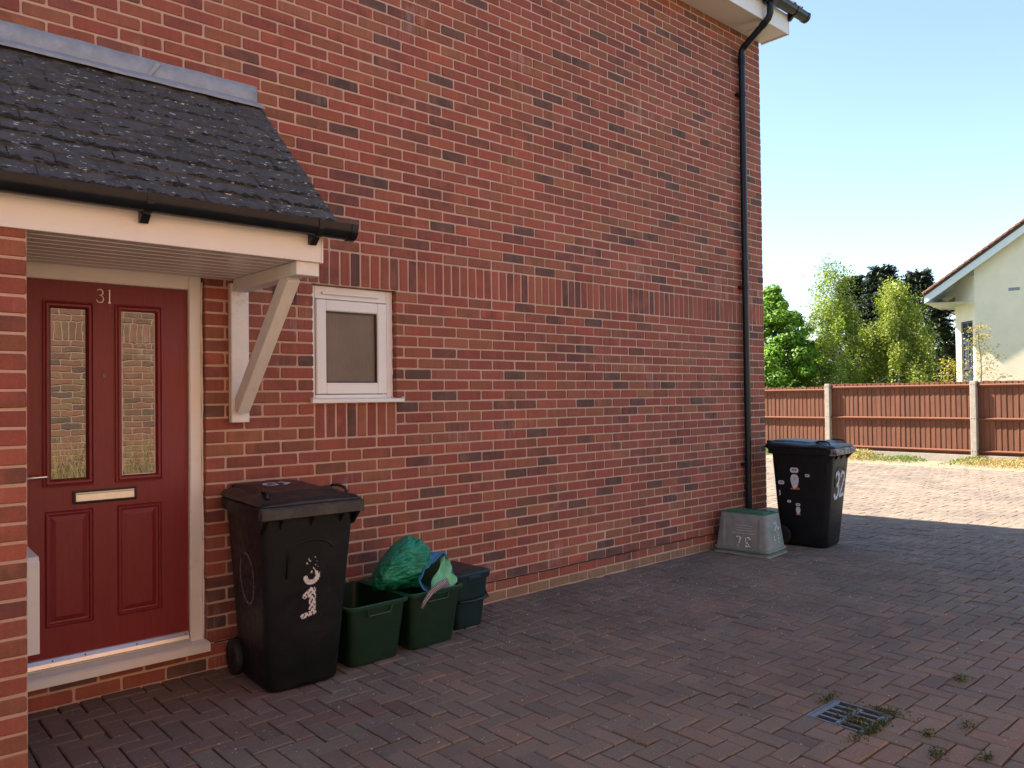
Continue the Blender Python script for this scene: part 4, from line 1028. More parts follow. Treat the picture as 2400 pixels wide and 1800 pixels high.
# ================================================================= WHEELED BINS
def stamp(strokes, cell, width, keep, seed, wear=None):
    """rasterise 2D strokes to small quads, dropping worn cells; strokes: list of polylines (x,z)"""
    rr = random.Random(seed); S = []
    for pl in strokes:
        for a, b in zip(pl[:-1], pl[1:]): S.append((a, b))
    xs = [p[0] for s_ in S for p in s_]; zs = [p[1] for s_ in S for p in s_]; Q = []
    nx = int((max(xs)-min(xs)+2*width)/cell)+1; nz = int((max(zs)-min(zs)+2*width)/cell)+1
    for i in range(nx):
        for k in range(nz):
            x = min(xs)-width+i*cell; z = min(zs)-width+k*cell; d = 9
            for (a, b) in S:
                vx, vz = b[0]-a[0], b[1]-a[1]; L2 = vx*vx+vz*vz+1e-12; t_ = max(0, min(1, ((x-a[0])*vx+(z-a[1])*vz)/L2)); d = min(d, math.hypot(x-a[0]-t_*vx, z-a[1]-t_*vz))
            if d > width/2*(1+rr.uniform(-.22, .12)): continue
            kp = keep if wear is None else wear(x, z)
            nz_ = 0.5+0.28*math.sin(x*231+seed+2.2*math.sin(z*140))+0.28*math.sin(z*187+seed*2+2.5*math.sin(x*170+1))+rr.uniform(-.2, .2)
            if nz_ > kp*1.15: continue
            Q.append((x, z))
    return Q
def stamp_obj(name, Q, cell, fy, mat, parent, side='front'):
    m_ = MB(); h = cell*0.52
    for (x, z) in Q:
        if side == 'front': m_.add([(x-h, fy(z-h), z-h), (x+h, fy(z-h), z-h), (x+h, fy(z+h), z+h), (x-h, fy(z+h), z+h)], [(0, 1, 2, 3)])
        elif side == 'left': m_.add([(fy(z-h), x-h, z-h), (fy(z-h), x+h, z-h), (fy(z+h), x+h, z+h), (fy(z+h), x-h, z+h)], [(0, 1, 2, 3)])
        else: m_.add([(x-h, z-h, fy(x, z-h)), (x+h, z-h, fy(x, z-h)), (x+h, z+h, fy(x, z+h)), (x-h, z+h, fy(x, z+h))], [(0, 1, 2, 3)])
    return tag(m_.obj(name, mat, parent, recalc=False), kind='stuff')
B_BOT = (0.0, 0.205, -0.245, 0.225); B_TOP = (0.925, 0.262, -0.338, 0.285)   # z, half width, y front, y back
def blerp(z, i):
    f = (z-B_BOT[0])/(B_TOP[0]-B_BOT[0]); return B_BOT[i]+(B_TOP[i]-B_BOT[i])*f
def make_bin(loc, rz, label, rim_mat):
    t = empty('wheeled_bin', loc, rz); tag(t, label, 'bin', 'wheeled bins along the house wall')
    m_ = MB(); rr_ = []
    for z, e in ((0.0, -0.022), (0.012, -0.006), (0.03, 0.0), (0.30, 0.0), (0.60, 0.0), (0.86, 0.0), (0.925, 0.0)):
        rr_.append(rrect(blerp(z, 1)+e, blerp(z, 2)-e, blerp(z, 3)+e, z, 0.055, 5))
    m_.rings(rr_, True, True); body = m_.obj('body', M['bin'], t, smooth=True, angle=38)
    # moulded arch on the front
    pts = []
    for k in range(15):
        a = math.pi*k/14; x_ = -0.125*math.cos(a); z_ = 0.735+0.055*math.sin(a); pts.append((x_, blerp(z_, 2)-0.0005, z_))
    pts = [(-0.128, blerp(0.60, 2)-0.0005, 0.60)]+pts
    a_ = MB(); a_.tube(pts, 0.0055, 6); a_.obj('arch_moulding', M['bin'], body, smooth=True)
    # rim
    r = MB(); r.rings([rrect(0.268, -0.345, 0.300, 0.915, 0.05, 5), rrect(0.284, -0.365, 0.318, 0.918, 0.05, 5), rrect(0.287, -0.368, 0.320, 0.978, 0.05, 5), rrect(0.272, -0.350, 0.310, 0.986, 0.05, 5)], True, True)
    rim = r.obj('rim', M['bin'], body, smooth=True, angle=38)
    r = MB(); r.prism([(-0.300, 0.9845), (-0.372, 0.982), (-0.384, 0.972), (-0.386, 0.922), (-0.378, 0.918), (-0.374, 0.926), (-0.368, 0.9175), (-0.300, 0.917)], 0, -0.284, 0.284); r.obj('lifting_comb', rim_mat, rim)
    for xg in (-0.17, 0.0, 0.17):
        r = MB(); r.prism([(blerp(0.86, 2)+0.001, 0.862), (-0.372, 0.916), (blerp(0.916, 2)+0.004, 0.916)], 0, xg-0.004, xg+0.004); r.obj('gusset', M['bin'], rim)
    for s_ in (-1, 1):
        r = MB(); r.prism([(blerp(0.85, 2)+0.03, 0.845), (-0.366, 0.9155), (-0.20, 0.9155), (-0.22, 0.86)], 0, s_*0.262-0.008, s_*0.262+0.008); r.obj('gusset', M['bin'], rim)
    # lid: shallow dome with raised field, low grips at the front sides
    nx, ny = 22, 26; hw, y0, y1 = 0.282, -0.372, 0.315; V = []; F = []
    def lid_z(u_, v_):                                 # u,v in -1..1 ; v=-1 front
        edge = min(1-abs(u_), 1-abs(v_))
        z = 0.990+0.020*min(1, edge/0.10)
        z += 0.010*max(0, 1-u_*u_)*(1-max(0, v_)**2*0.5)
        fld = min(1, max(0, (0.72-abs(u_))/0.10))*min(1, max(0, (v_+0.62+0.35*u_*u_)/0.14))
        z += 0.020*fld
        z += 0.018*min(1, max(0, v_+0.3)/0.8)
        gr = math.exp(-((abs(u_)-0.70)/0.16)**2-((v_+0.42)/0.17)**2); z += 0.020*gr
        return z
    for j in range(ny+1):
        for i in range(nx+1):
            u_, v_ = 2*i/nx-1, 2*j/ny-1; cut_ = max(0, abs(u_)+abs(v_)-1.86)*0.5
            V.append((hw*u_*(1-cut_*0.3), (y0+y1)/2+(y1-y0)/2*v_*(1-cut_*0.3), lid_z(u_, v_)))
    for j in range(ny):
        for i in range(nx): a = j*(nx+1)+i; F.append((a, a+1, a+nx+2, a+nx+1))
    m_ = MB(); m_.add(V, F); k0 = len(m_.v)
    ringi = [i for i in range(nx+1)]+[(j+1)*(nx+1)-1 for j in range(1, ny+1)]+[ny*(nx+1)+i for i in range(nx-1, -1, -1)]+[j*(nx+1) for j in range(ny-1, 0, -1)]
    m_.v += [(V[i][0]*1.004, V[i][1]*1.004, 0.9868) for i in ringi]; nr = len(ringi)
    m_.f += [(ringi[(k+1) % nr], ringi[k], k0+k, k0+(k+1) % nr) for k in range(nr)]
    lid = m_.obj('lid', M['lid'], t, smooth=True, angle=32)
    for s_ in (-1, 1):
        h_ = MB(); h_.tube([(s_*0.225, -0.305, 1.020), (s_*0.222, -0.285, 1.043), (s_*0.215, -0.235, 1.052), (s_*0.205, -0.185, 1.050), (s_*0.200, -0.160, 1.038)], 0.0085, 8); h_.obj('handle', M['lid'], lid, smooth=True)
        h_ = MB(); h_.box(s_*0.175-0.03, s_*0.175+0.03, 0.300, 0.352, 0.955, 1.045, 0.010); h_.obj('hinge', M['lid'], lid)
    b = MB(); b.tube([(-0.24, 0.345, 0.985), (0.24, 0.345, 0.985)], 0.014, 10); b.obj('grab_bar', M['bin'], body, smooth=True, angle=50)
    ax = MB(); ax.tube([(-0.235, 0.20, 0.100), (0.235, 0.20, 0.100)], 0.011, 8); ax.obj('axle', M['iron'], t)
    for s_ in (-1, 1):
        x0_ = s_*0.215; x1_ = s_*0.258
        wv = MB(); rg_ = []
        for (xq, rq) in ((x0_, 0.070), (x0_, 0.096), (x0_+(x1_-x0_)*0.2, 0.100), (x0_+(x1_-x0_)*0.8, 0.100), (x1_, 0.094), (x1_, 0.068)):
            rg_.append([(xq, 0.20+rq*math.cos(2*math.pi*k/28), 0.100+rq*math.sin(2*math.pi*k/28)) for k in range(28)])
        wv.rings(rg_, True, True); wh = wv.obj('wheel', M['tyre'], t, smooth=True, angle=40)
        hb = MB(); hb.tube([(x1_-s_*0.004, 0.20, 0.10), (x1_+s_*0.006, 0.20, 0.10)], 0.030, 14)
        for k in range(5): a = 2*math.pi*k/5; hb.box(min(x1_, x1_+s_*0.003), max(x1_, x1_+s_*0.003), 0.20+0.045*math.cos(a)-0.007, 0.20+0.045*math.cos(a)+0.007, 0.10+0.045*math.sin(a)-0.007, 0.10+0.045*math.sin(a)+0.007)
        hb.obj('hub', M['bin'], wh)
    for o in [c for p_ in [t]+list(t.children_recursive) for c in [p_] if c.type == 'MESH']:
        for v_ in o.data.vertices:
            v_.co.x *= 1-0.13*min(1, max(0, (v_.co.y+0.37)/0.70))
    return t, body, lid, lid_z
fy_ = lambda z: blerp(z, 2)-0.0018
lx_ = lambda z: -blerp(z, 1)-0.0018
def ltap(o):
    for v_ in o.data.vertices: v_.co.x *= 1-0.13*min(1, max(0, (v_.co.y+0.37)/0.70))
    return o
def arc(cx, cz, rx, rz, a0, a1, n=14): return [(cx+rx*math.cos(R_(a0+(a1-a0)*k/n)), cz+rz*math.sin(R_(a0+(a1-a0)*k/n))) for k in range(n+1)]
bin1, body1, lid1, lz_ = make_bin((-0.945, -0.372, 0.0), R_(-2.0), 'black wheeled bin with worn white 31 beside the red front door', M['rim_dusty'])
Q = stamp([arc(0.012, 0.655, 0.028, 0.032, 150, -80), arc(0.012, 0.598, 0.034, 0.036, 70, -165)], 0.0032, 0.026, 1, 4, lambda x, z: 0.10+0.80*min(1, max(0, (0.628-z)/0.035)))
stamp_obj('painted_three', Q, 0.0032, fy_, M['paint'], body1)
Q = stamp([[(-0.022, 0.492), (0.012, 0.524), (0.018, 0.398)], [(-0.030, 0.386), (0.034, 0.402)], [(-0.006, 0.500), (0.020, 0.490)], [(0.028, 0.410), (0.026, 0.520)]], 0.0032, 0.027, 0.60, 9)
stamp_obj('painted_one', Q, 0.0032, fy_, M['paint'], body1)
Q = stamp([arc(-0.03, 0.575, 0.105, 0.135, 75, 400, 30)], 0.006, 0.011, 0.62, 2)
ltap(stamp_obj('scraped_ring', Q, 0.006, lx_, M['scuff'], body1, 'left'))
Q = stamp([arc(-0.055, 0.06, 0.032, 0.042, 20, 330), [(0.01, 0.02), (0.05, 0.055), (0.02, 0.10)]], 0.007, 0.022, 0.9, 6)
def lidsurf(x, y): return lz_(x/0.282, (y+0.0285)/0.3435)+0.0028
stamp_obj('lid_mark', Q, 0.007, lidsurf, M['sticker'], lid1, 'top')
bin2, body2, lid2, _ = make_bin((4.63, -0.512, 0.0), R_(7.5), 'black wheeled bin with white animal stickers beyond the house corner', M['rim_worn'])
Q = stamp([arc(-0.065, 0.675, 0.055, 0.060, 150, -80), arc(-0.060, 0.555, 0.060, 0.066, 80, -150)], 0.008, 0.040, 0.80, 14)
stamp_obj('painted_three', Q, 0.008, fy_, M['sticker'], body2)
Q = stamp([arc(0.085, 0.680, 0.050, 0.055, 160, -30)+[(0.04, 0.50), (0.15, 0.51)]], 0.008, 0.036, 0.72, 15)
stamp_obj('painted_two', Q, 0.008, fy_, M['sticker'], body2)
def disc(mb, y, z, ry, rz, off, n=16, wob=0.0, a0=0):
    V = []
    for k in range(n):
        a = 2*math.pi*k/n; q = 1+wob*math.sin(3*a+a0); V.append((lx_(z+rz*q*math.sin(a))-off, y+ry*q*math.cos(a), z+rz*q*math.sin(a)))
    mb.add(V, [tuple(range(n))])
def bird(y, z, s_, feet=True, headonly=False):
    b = MB(); disc(b, y+0.014*s_, z+0.05*s_, 0.024*s_, 0.024*s_, 0.0); disc(b, y-0.014*s_, z+0.05*s_, 0.024*s_, 0.024*s_, 0.0004)
    if not headonly: disc(b, y, z-0.045*s_, 0.036*s_, 0.066*s_, 0.0008, 16, 0.10)
    st_ = ltap(b.obj('sticker', M['sticker'], body2, recalc=False))
    e = MB(); disc(e, y+0.011*s_, z+0.053*s_, 0.009*s_, 0.011*s_, 0.0016, 10); disc(e, y-0.011*s_, z+0.053*s_, 0.009*s_, 0.011*s_, 0.0016, 10)
    if not headonly: disc(e, y-0.004*s_, z-0.02*s_, 0.004*s_, 0.012*s_, 0.0016, 8)
    ltap(e.obj('sticker_eyes', M['sticker_grey'], body2, recalc=False))
    if feet:
        e = MB(); disc(e, y-0.022*s_, z-0.108*s_, 0.022*s_, 0.010*s_, 0.0012, 10); disc(e, y+0.026*s_, z-0.112*s_, 0.015*s_, 0.008*s_, 0.0012, 10); ltap(e.obj('sticker_feet', M['sticker_orange'], body2, recalc=False))
bird(0.045, 0.700, 1.15); bird(0.020, 0.385, 0.62); bird(-0.085, 0.680, 0.62, False, True); bird(0.185, 0.585, 0.85, False, True); bird(0.110, 0.415, 0.55, False, True)
Q = stamp([[(0.205, 0.50), (0.200, 0.52), (0.205, 0.545)]], 0.006, 0.012, 0.9, 3); ltap(stamp_obj('sticker', Q, 0.006, lx_, M['sticker'], body2, 'left'))

# ================================================================= RECYCLING BOXES, CADDY, BAG
def make_box(loc, rz, label, name='recycling_box', mats=('green_box', 'green_rim'), flip=False):
    t = empty(name, loc, rz); tag(t, label, 'box')
    H = 0.352; hb, ht = 0.162, 0.196; lb, lt = 0.235, 0.280
    def sec(z, e=0.0): f = z/H; hw_ = hb+(ht-hb)*f-e; L_ = lb+(lt-lb)*f-e; return rrect(hw_, -L_, L_, z, 0.045, 5)
    m_ = MB(); m_.rings([sec(0.0, 0.012), sec(0.008, 0.002), sec(0.10), sec(0.25), sec(H), sec(H, 0.004), sec(0.10, 0.004), sec(0.012, 0.008)], True, True); b = m_.obj('body', M[mats[0]], t, smooth=True, angle=40)
    r = MB(); r.rings([sec(H-0.022, -0.002), sec(H-0.020, -0.014), sec(H-0.002, -0.016), sec(H+0.003, -0.010), sec(H+0.001, 0.003), sec(H-0.015, 0.003)], False, False); rim = r.obj('rim', M[mats[1]], b, smooth=True, angle=40)
    for s_ in (-1, 1):
        y_ = s_*(lb+(lt-lb)*0.8); h_ = MB(); yo_ = s_*0.012
        h_.tube([(-0.085, y_+s_*0.015, H-0.018), (-0.072, y_+yo_, H-0.062), (0.072, y_+yo_, H-0.062), (0.085, y_+s_*0.015, H-0.018)], 0.0048, 6); h_.obj('handle', M[mats[1]], b)
    return t, b
make_box((-0.480, -0.312, 0), R_(0.8), 'empty dark green open recycling box beside the bin marked 31')
box2, _b2 = make_box((-0.052, -0.288, 0), R_(1.2), 'dark green recycling box holding the bright green woven bag')
cd = empty('food_caddy', (0.345, -0.215, 0), R_(3)); tag(cd, 'dark teal lidded food waste caddy at the end of the box row', 'caddy')
def csec(z, e=0.0): f = z/0.33; return rrect(0.115+0.030*f-e, -0.165-0.035*f+e, 0.165+0.025*f-e, z, 0.035, 5)
m_ = MB(); m_.rings([csec(0, 0.012), csec(0.008), csec(0.19), csec(0.192, -0.006), csec(0.202, -0.006), csec(0.204), csec(0.33)], True, True); cb = m_.obj('body', M['caddy'], cd, smooth=True, angle=35)
m_ = MB(); m_.rings([csec(0.322, -0.003), csec(0.322, -0.012), csec(0.358, -0.012), csec(0.368, -0.004), csec(0.368, 0.012), csec(0.374, 0.020)], True, True); cl = m_.obj('lid', M['caddy'], cd, smooth=True, angle=35)
m_ = MB(); m_.box(-0.055, 0.055, -0.222, -0.205, 0.325, 0.350, 0.005); m_.obj('lid_clip', M['caddy'], cl)
m_ = MB(); m_.tube([(0.142, -0.05, 0.285), (0.165, -0.062, 0.272), (0.185, -0.085, 0.245), (0.186, -0.11, 0.215), (0.160, -0.15, 0.196), (0.13, -0.205, 0.188), (0.0, -0.212, 0.184), (-0.12, -0.2, 0.188)], 0.0075, 8); m_.obj('handle', M['caddy'], cd, smooth=True)

def green_bag():
    base = Vector((-0.06, -0.38, 0.352)); t = empty('woven_bag', base); tag(t, 'bright green woven bag with blue trim lying open on top of the recycling box', 'bag')
    d = Vector((0.80, -0.42, -0.42)).normalized(); e1 = d.cross(Vector((0, 0, 1))).normalized(); e2 = e1.cross(d).normalized()
    mouth = [Vector(p_) for p_ in ((0.159, -0.36, 0.525), (0.020, -0.44, 0.497), (-0.088, -0.49, 0.467), (-0.159, -0.53, 0.419), (-0.212, -0.56, 0.364), (-0.139, -0.575, 0.346), (-0.062, -0.58, 0.330), (0.06, -0.555, 0.330), (0.149, -0.50, 0.350), (0.172, -0.43, 0.393), (0.185, -0.38, 0.466))]
    cm = sum(mouth, Vector())/len(mouth)
    ns, nr = 72, 34
    ma = [(math.atan2((p_-cm).dot(e2), (p_-cm).dot(e1)), p_) for p_ in mouth]; ma.sort(key=lambda q: q[0])
    def mouth_pt(a):
        for i in range(len(ma)):
            a0, p0 = ma[i-1]; a1, p1 = ma[i]
            if i == 0: a0 -= 2*math.pi
            aa = a
            if i == 0 and aa > ma[-1][0]: aa -= 2*math.pi
            if a0 <= aa <= a1: return p0.lerp(p1, (aa-a0)/(a1-a0+1e-9))
        return ma[0][1]
    secs = [(0.0, (-0.325, -0.28, 0.455), 0.005, 0.005), (0.10, (-0.305, -0.29, 0.462), 0.10, 0.09), (0.25, (-0.262, -0.305, 0.475), 0.155, 0.150), (0.45, (-0.185, -0.325, 0.492), 0.165, 0.182), (0.65, (-0.105, -0.345, 0.485), 0.148, 0.165), (0.82, (-0.045, -0.385, 0.462), 0.120, 0.130)]
    def sec(f):
        for (f0, c0, a0, b0), (f1, c1, a1, b1) in zip(secs[:-1], secs[1:]):
            if f <= f1: k = (f-f0)/(f1-f0); return Vector(c0).lerp(Vector(c1), k), a0+(a1-a0)*k, b0+(b1-b0)*k
        return Vector(secs[-1][1]), secs[-1][2], secs[-1][3]
    Rg = []
    for i in range(nr+1):
        f = i/nr; c, ra_, rb_ = sec(min(f, 0.82)); ring_ = []
        for k in range(ns):
            a = -math.pi+2*math.pi*k/ns
            q = 1+0.030*math.sin(3*a+5*f)+0.030*math.sin(5*a-7*f+1)+0.022*math.sin(9*a+13*f)+0.016*math.sin(15*a-21*f)+0.012*math.sin(4*a+34*f)
            p_ = c+e1*(ra_*q*math.cos(a))+e2*(rb_*q*math.sin(a))
            if f > 0.82:
                w_ = (f-0.82)/0.18; p_ = p_.lerp(mouth_pt(a), w_*w_*(3-2*w_)); p_ += d*0.004*math.sin(6*a+2)*w_
            ring_.append(tuple(p_-base))
        Rg.append(ring_)
    m_ = MB(); m_.rings(Rg, True, False); b = m_.obj('shell', M['bag'], t, smooth=True, recalc=True); b.data.materials.append(plain('bag_inside_shade', (0.02, 0.075, 0.045), 0.6, 0.3, 12))  # shade inside the mouth painted as a darker inner colour
    md_ = b.modifiers.new('t', 'SOLIDIFY'); md_.thickness = 0.004; md_.offset = -1; md_.material_offset = 1
    tr = MB(); V = []; F = []
    for k in range(ns):
        p1 = Vector(Rg[-1][k]); p0 = Vector(Rg[-4][k]); n_ = (Vector(Rg[-1][(k+1) % ns])-Vector(Rg[-1][k-1])).cross(p1-p0).normalized()*0.004
        if n_.dot(p1-(cm-base)) < 0: n_ = -n_
        V += [tuple(p0+n_), tuple(p1+n_+d*0.003), tuple(p1-n_+d*0.003)]
    for k in range(ns):
        k2 = (k+1) % ns; F += [(3*k, 3*k2, 3*k2+1, 3*k+1), (3*k+1, 3*k2+1, 3*k2+2, 3*k+2)]
    tr.add(V, F); tr.tube(Rg[-1], 0.0075, 6, False, True); tr.obj('trim', M['bag_trim'], t, smooth=True)
    # paler lower lip turned inside out over the box rim
    nu, nv = 14, 14; V = []; F = []
    tl, tr_, br_, bl_ = Vector((0.114, -0.40, 0.504)), Vector((0.159, -0.40, 0.472)), Vector((0.133, -0.52, 0.355)), Vector((-0.108, -0.578, 0.370))
    for j in range(nv+1):
        for i in range(nu+1):
            u_, v_ = i/nu, j/nv; p_ = tl*(1-u_)*(1-v_)+tr_*u_*(1-v_)+br_*u_*v_+bl_*(1-u_)*v_
            p_ += Vector((0.30, -0.85, 0.40))*(0.030*math.sin(math.pi*u_)*math.sin(math.pi*v_)+0.011*math.sin(9*u_+6*v_)+0.008*math.sin(17*u_-11*v_))
            p_ += Vector((0, -0.03, -1))*0.045*v_*v_*math.sin(math.pi*u_**0.8); V.append(tuple(p_-base))
    for j in range(nv):
        for i in range(nu): a = j*(nu+1)+i; F.append((a, a+1, a+nu+2, a+nu+1))
    m_ = MB(); m_.add(V, F); fo_ = m_.obj('folded_flap', M['bag_in'], t, smooth=True, recalc=False); fo_.modifiers.new('t', 'SOLIDIFY').thickness = 0.003
    pl = [(0.010, -0.600, 0.395), (-0.035, -0.608, 0.392), (-0.085, -0.610, 0.378), (-0.130, -0.606, 0.350), (-0.165, -0.605, 0.315), (-0.195, -0.606, 0.272)]
    V = []; F = []
    for k, p_ in enumerate(pl):
        wv = 0.024*(1-0.14*k); V += [tuple(Vector((p_[0]-wv*0.45, p_[1]+0.002, p_[2]+wv))-base), tuple(Vector((p_[0]+wv*0.45, p_[1]-0.006, p_[2]-wv))-base)]
    for k in range(len(pl)-1): F.append((2*k, 2*k+1, 2*k+3, 2*k+2))
    m_ = MB(); m_.add(V, F); st = m_.obj('strap', M['strap'], t, smooth=True, recalc=False); st.modifiers.new('t', 'SOLIDIFY').thickness = 0.003
green_bag()

# ---- upturned grey crate below the pipe
cr8 = empty('upturned_crate', (3.862, -0.318, 0), R_(5.5)); tag(cr8, 'faded grey upturned crate with green base below the black downpipe', 'crate')
H = 0.385
def ksec(z, e=0.0): f = z/H; return rrect(0.200-0.042*f+e, -0.275+0.042*f-e, 0.275-0.042*f+e, z, 0.04, 5)
m_ = MB(); m_.rings([ksec(0.004, 0.0), ksec(0.08), ksec(0.25), ksec(H-0.012), ksec(H-0.002, -0.006)], True, False); kb = m_.obj('body', M['crate'], cr8, smooth=True, angle=35)
m_ = MB(); m_.rings([ksec(H-0.0015, -0.004), ksec(H+0.003, -0.010), ksec(H+0.003, -0.016)], False, True)
kt = m_.obj('base', M['crate_green'], cr8, smooth=True, angle=35)
for yy_ in (-0.12, 0.10):
    m_ = MB(); m_.box(-0.125, 0.125, yy_-0.006, yy_+0.006, H+0.0035, H+0.009, 0.002); m_.obj('base_rib', M['crate_green'], kt)
m_ = MB(); m_.rings([rrect(0.120, -0.205, 0.205, H+0.0035, 0.02, 3), rrect(0.120, -0.205, 0.205, H+0.009, 0.02, 3), rrect(0.113, -0.198, 0.198, H+0.009, 0.02, 3), rrect(0.113, -0.198, 0.198, H+0.0035, 0.02, 3)], False, False); m_.obj('base_rib', M['crate_green'], kt)
for (z0, z1, e) in ((0.0, 0.016, 0.016), (0.026, 0.034, 0.010), (0.048, 0.062, 0.014)):
    m_ = MB(); m_.rings([ksec(z0, 0.001), ksec(z0+0.001, e), ksec(z1, e), ksec(z1+0.002, 0.001)], False, False); m_.obj('rim', M['crate'] if e > 0.012 else M['crate_green'], cr8, smooth=True, angle=35)
kx = lambda z: -(0.200-0.042*z/H)-0.002
for yy_ in (-0.185, 0.185):
    m_ = MB(); m_.add([(kx(0.07), yy_-0.028, 0.07), (kx(0.07)-0.006, yy_, 0.07), (kx(0.07), yy_+0.028, 0.07), (kx(0.34), yy_-0.022, 0.34), (kx(0.34)-0.006, yy_, 0.34), (kx(0.34), yy_+0.022, 0.34)], [(0, 1, 4, 3), (1, 2, 5, 4)]); m_.obj('corner_rib', M['crate'], kb, recalc=False)
for i, (zz, ya, yb) in enumerate(((0.272, -0.11, 0.07), (0.248, -0.10, 0.05), (0.226, -0.11, 0.055), (0.200, -0.13, 0.10))):
    m_ = MB(); y = ya
    while y < yb:
        l_ = random.uniform(0.012, 0.04); m_.add([(kx(zz), y, zz), (kx(zz), min(y+l_, yb), zz), (kx(zz+0.006), min(y+l_, yb), zz+0.006), (kx(zz+0.006), y, zz+0.006)], [(0, 1, 2, 3)]); y += l_+random.uniform(0.002, 0.008)
    m_.obj('printed_line', M['print'], kb, recalc=False)
for mat_, dx_, seed in (('print_k', 0.004, 1), ('print_w', 0.0, 2)):
    Q = stamp([[(0.055+dx_, 0.165+dx_), (0.005+dx_, 0.165), (0.030+dx_, 0.085)], arc(-0.065+dx_, 0.145, 0.024, 0.022, 200, -60)+[(-0.085+dx_, 0.085), (-0.045+dx_, 0.088)]], 0.0055, 0.014, 0.62, seed)
    stamp_obj('painted_number', Q, 0.0055, lambda z, o_=(0.0 if mat_ == 'print_k' else 0.0008): kx(z)-o_, M[mat_], kb, 'left')
kf = lambda z: -(0.275-0.042*z/H)-0.002
Q = stamp([[(-0.02, 0.30), (0.03, 0.30), (0.0, 0.22)], arc(0.07, 0.27, 0.025, 0.035, 120, 330), [(-0.03, 0.19), (-0.02, 0.12)], [(0.05, 0.20), (0.06, 0.11)]], 0.006, 0.013, 0.45, 8)
stamp_obj('scratch', Q, 0.006, kf, M['print_w'], kb)

# ================================================================= DRAIN GRATE and weeds
gr = empty('drain_grate', (GX+0.15, GY+0.15, 0)); tag(gr, 'square cast iron drain grate with weeds set in the paving', 'drain')
m_ = MB(); m_.box(-0.149, 0.149, -0.149, 0.149, -0.055, -0.045); m_.obj('gully', M['dark'], gr)
m_ = MB(); S_, T_ = 0.146, 0.014
for (a, b, c_, d_) in ((-S_, S_, -S_, -S_+T_), (-S_, S_, S_-T_, S_), (-S_, -S_+T_, -S_+T_, S_-T_), (S_-T_, S_, -S_+T_, S_-T_)): m_.box(a, b, c_, d_, -0.03, -0.0015, 0.002)
fr = m_.obj('frame', M['iron'], gr)
for yb in (-0.118, 0.0, 0.118): m_ = MB(); m_.box(-0.120, 0.120, yb-0.014, yb+0.014, -0.025, -0.003, 0.003); m_.obj('cross_bar', M['iron'], gr)
for k in range(4):
    xb = -0.0825+k*0.055
    for (ya, yb) in ((-0.108, -0.010), (0.010, 0.108)): m_ = MB(); m_.box(xb-0.0085, xb+0.0085, ya, yb, -0.025, -0.0035, 0.002); m_.obj('bar', M['iron'], gr)
for (a, b) in ((-1, -1), (-1, 1), (1, -1), (1, 1)):
    m_ = MB(); m_.box(min(a*0.105, a*0.135), max(a*0.105, a*0.135), min(b*0.105, b*0.135), max(b*0.105, b*0.135), -0.024, -0.0025, 0.004); m_.obj('corner_lug', M['iron'], gr)
def weed(loc, n, spread, h, label, base=(0.060, 0.092, 0.022), size=0.015, seed=1, shape=(1, 1), group='weeds in the paving joints'):
    t = empty('weed', loc); tag(t, label, 'weed', group); rg = np.random.default_rng(seed)
    P_ = rg.normal(size=(n, 3))*np.array([spread*shape[0], spread*shape[1], 0]); P_[:, 2] = np.abs(rg.normal(0, h, n)); mix_ = rg.uniform(0, 1, (n, 1)) < 0.13
    V, Cc = leaf_quads(P_, rg.normal(size=(n, 3))+np.array([0, 0, 0.8]), size, 0.42, np.where(mix_, np.array([[0.30, 0.22, 0.06]]), vary(base, n, 0.35))); quads_obj('leaves', V, Cc, M['leaf'], t)
weed((GX+0.08, GY+0.005, 0), 420, 0.085, 0.009, 'strip of moss and weed along the near edge of the drain grate', seed=2, shape=(1.2, 0.22))
weed((GX+0.10, GY+0.10, -0.004), 190, 0.035, 0.012, 'tangle of weeds growing out of the middle of the drain grate', seed=3, base=(0.07, 0.085, 0.03))
weed((GX+0.31, GY+0.05, 0), 190, 0.05, 0.010, 'weed tuft at the right corner of the drain grate', seed=4, shape=(0.3, 1))
weed((GX+0.26, GY+0.31, 0), 150, 0.04, 0.010, 'weed tuft at the far corner of the drain grate', seed=5, shape=(1.2, 0.3))
weed((GX+0.21, GY+0.16, -0.002), 60, 0.022, 0.010, 'small weed tuft between the bars of the drain grate', seed=6, base=(0.10, 0.13, 0.03))
k_ = math.pi
for i, (x, y, n, s_, lab) in enumerate([(1.62, -2.93, 120, 0.028, 'round green weed tuft far to the right of the drain grate'), (0.62, -3.18, 110, 0.030, 'largest weed tuft between the drain grate and the bottom right corner'), (0.80, -3.08, 60, 0.022, 'small weed tuft just right of the drain grate, above the largest tuft'), (0.73, -3.33, 80, 0.022, 'small dark weed tuft nearest the bottom right corner'), (1.02, -3.16, 60, 0.026, 'faint weed tuft below the round tuft, right of the drain grate')]):
    weed((x, y, 0), n, s_, 0.012, lab, seed=20+i, shape=(1, 0.6))
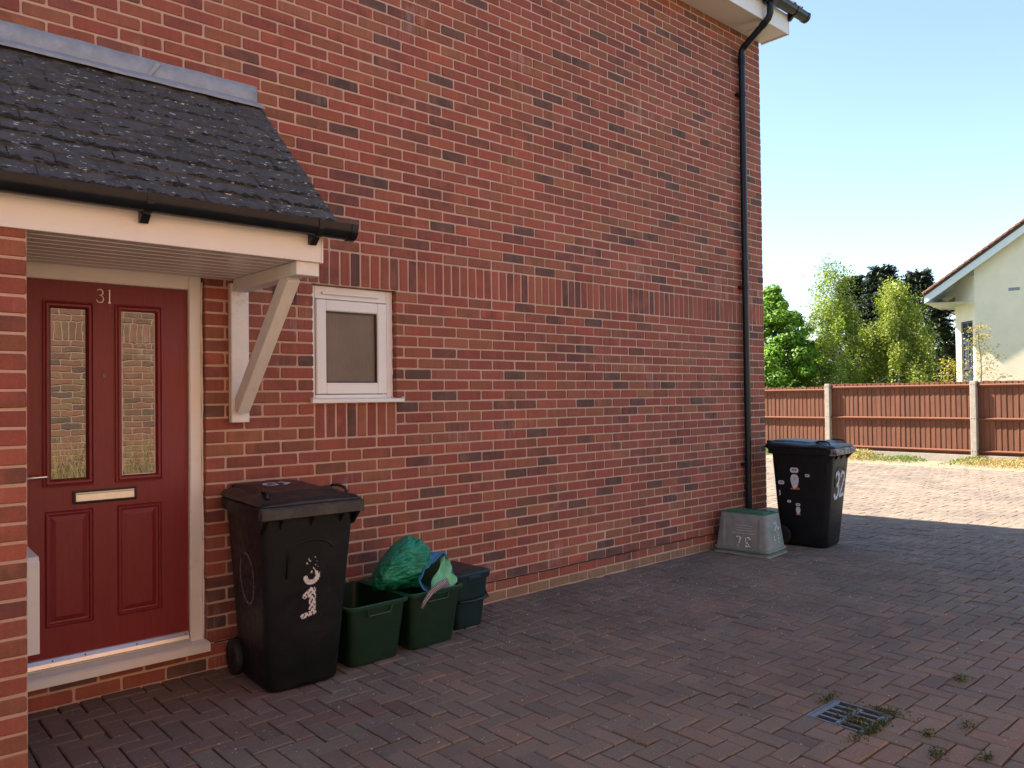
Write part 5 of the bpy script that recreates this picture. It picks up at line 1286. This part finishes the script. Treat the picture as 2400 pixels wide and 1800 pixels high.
# sparse moss crumbs in the joints, petals and grit on the blocks
n = 2600; P_ = np.stack([rng.uniform(-0.8, 2.4, n), rng.uniform(-3.5, -0.7, n), np.full(n, -0.004)], 1)
dgr = np.hypot(P_[:, 0]-0.75, P_[:, 1]+2.8); kk = rng.uniform(0, 1, n) < np.clip(0.85-dgr*0.55, 0.05, 1); P_ = P_[kk]
which = rng.uniform(0, 1, len(P_)) < 0.5
P_[which, 0] = GX+np.round((P_[which, 0]-GX)/U)*U+rng.normal(0, 0.003, which.sum()); P_[~which, 1] = GY+np.round((P_[~which, 1]-GY)/U)*U+rng.normal(0, 0.003, (~which).sum())
V, Cc = leaf_quads(P_, rng.normal(size=(len(P_), 3))+np.array([0, 0, 1.2]), 0.011, 0.6, vary((0.075, 0.085, 0.02), len(P_), 0.5, 0.4))
tag(quads_obj('moss', V, Cc, M['leaf'], None), 'sparse moss crumbs growing in the joints of the block paving', 'moss', kind='stuff')
n = 6500; xx = rng.uniform(-2.2, 6.5, n); yy = -np.abs(rng.gamma(1.6, 0.62, n))-0.04; kk = (yy > -3.4) & ((xx > -0.9) | (yy < -0.9)); xx, yy = xx[kk], yy[kk]; n = len(xx)
clump = np.exp(-((xx-1.9)/1.1)**2); kk = rng.uniform(0, 1, n) < 0.30+0.60*clump; xx, yy = xx[kk], yy[kk]; n = len(xx)
V, Cc = leaf_quads(np.stack([xx, yy, np.full(n, 0.0035)], 1), rng.normal(size=(n, 3))*0.25+np.array([0, 0, 1.0]), 0.0125, 0.6, np.array([[0.60, 0.55, 0.50]])*rng.uniform(0.35, 1.15, (n, 1)))
tag(quads_obj('petals', V, Cc, M['leaf'], None), 'tiny pale petals and grit scattered over the shaded paving', 'petals', kind='stuff')
# a weed at the wall corner behind the crate
weed((4.50, -0.10, 0.0), 160, 0.06, 0.10, 'small leafy weed at the foot of the wall corner between crate and bin', base=(0.05, 0.09, 0.02), size=0.05, seed=61)
# tall pale grass in front of the opposite house (seen in the door glass)
n = 900; gx_ = rng.uniform(-2.4, 0.6, n); lean_ = rng.normal(0, 0.14, (n, 2)); hh = rng.uniform(0.45, 1.15, n); by = OY+0.22+rng.normal(0, 0.06, n)
V = []
for i in range(n):
    p0 = np.array([gx_[i], by[i], 0]); p1 = p0+np.array([lean_[i, 0]*.4, lean_[i, 1]*.4, hh[i]*.6]); p2 = p0+np.array([lean_[i, 0], lean_[i, 1], hh[i]]); w_ = np.array([0.006, 0, 0])
    V += [p0-w_, p0+w_, p1+w_*.7, p1-w_*.7, p1-w_*.7, p1+w_*.7, p2+w_*.2, p2-w_*.2]
V = np.array(V); Cc = np.repeat(np.array([[0.55, 0.45, 0.24]])*rng.uniform(0.7, 1.2, (n, 1)), 8, axis=0)
tag(quads_obj('dry_grass', V, Cc, M['leaf'], None), 'tall dry grass before the opposite house, mirrored low in the door glass', 'grass', kind='stuff')
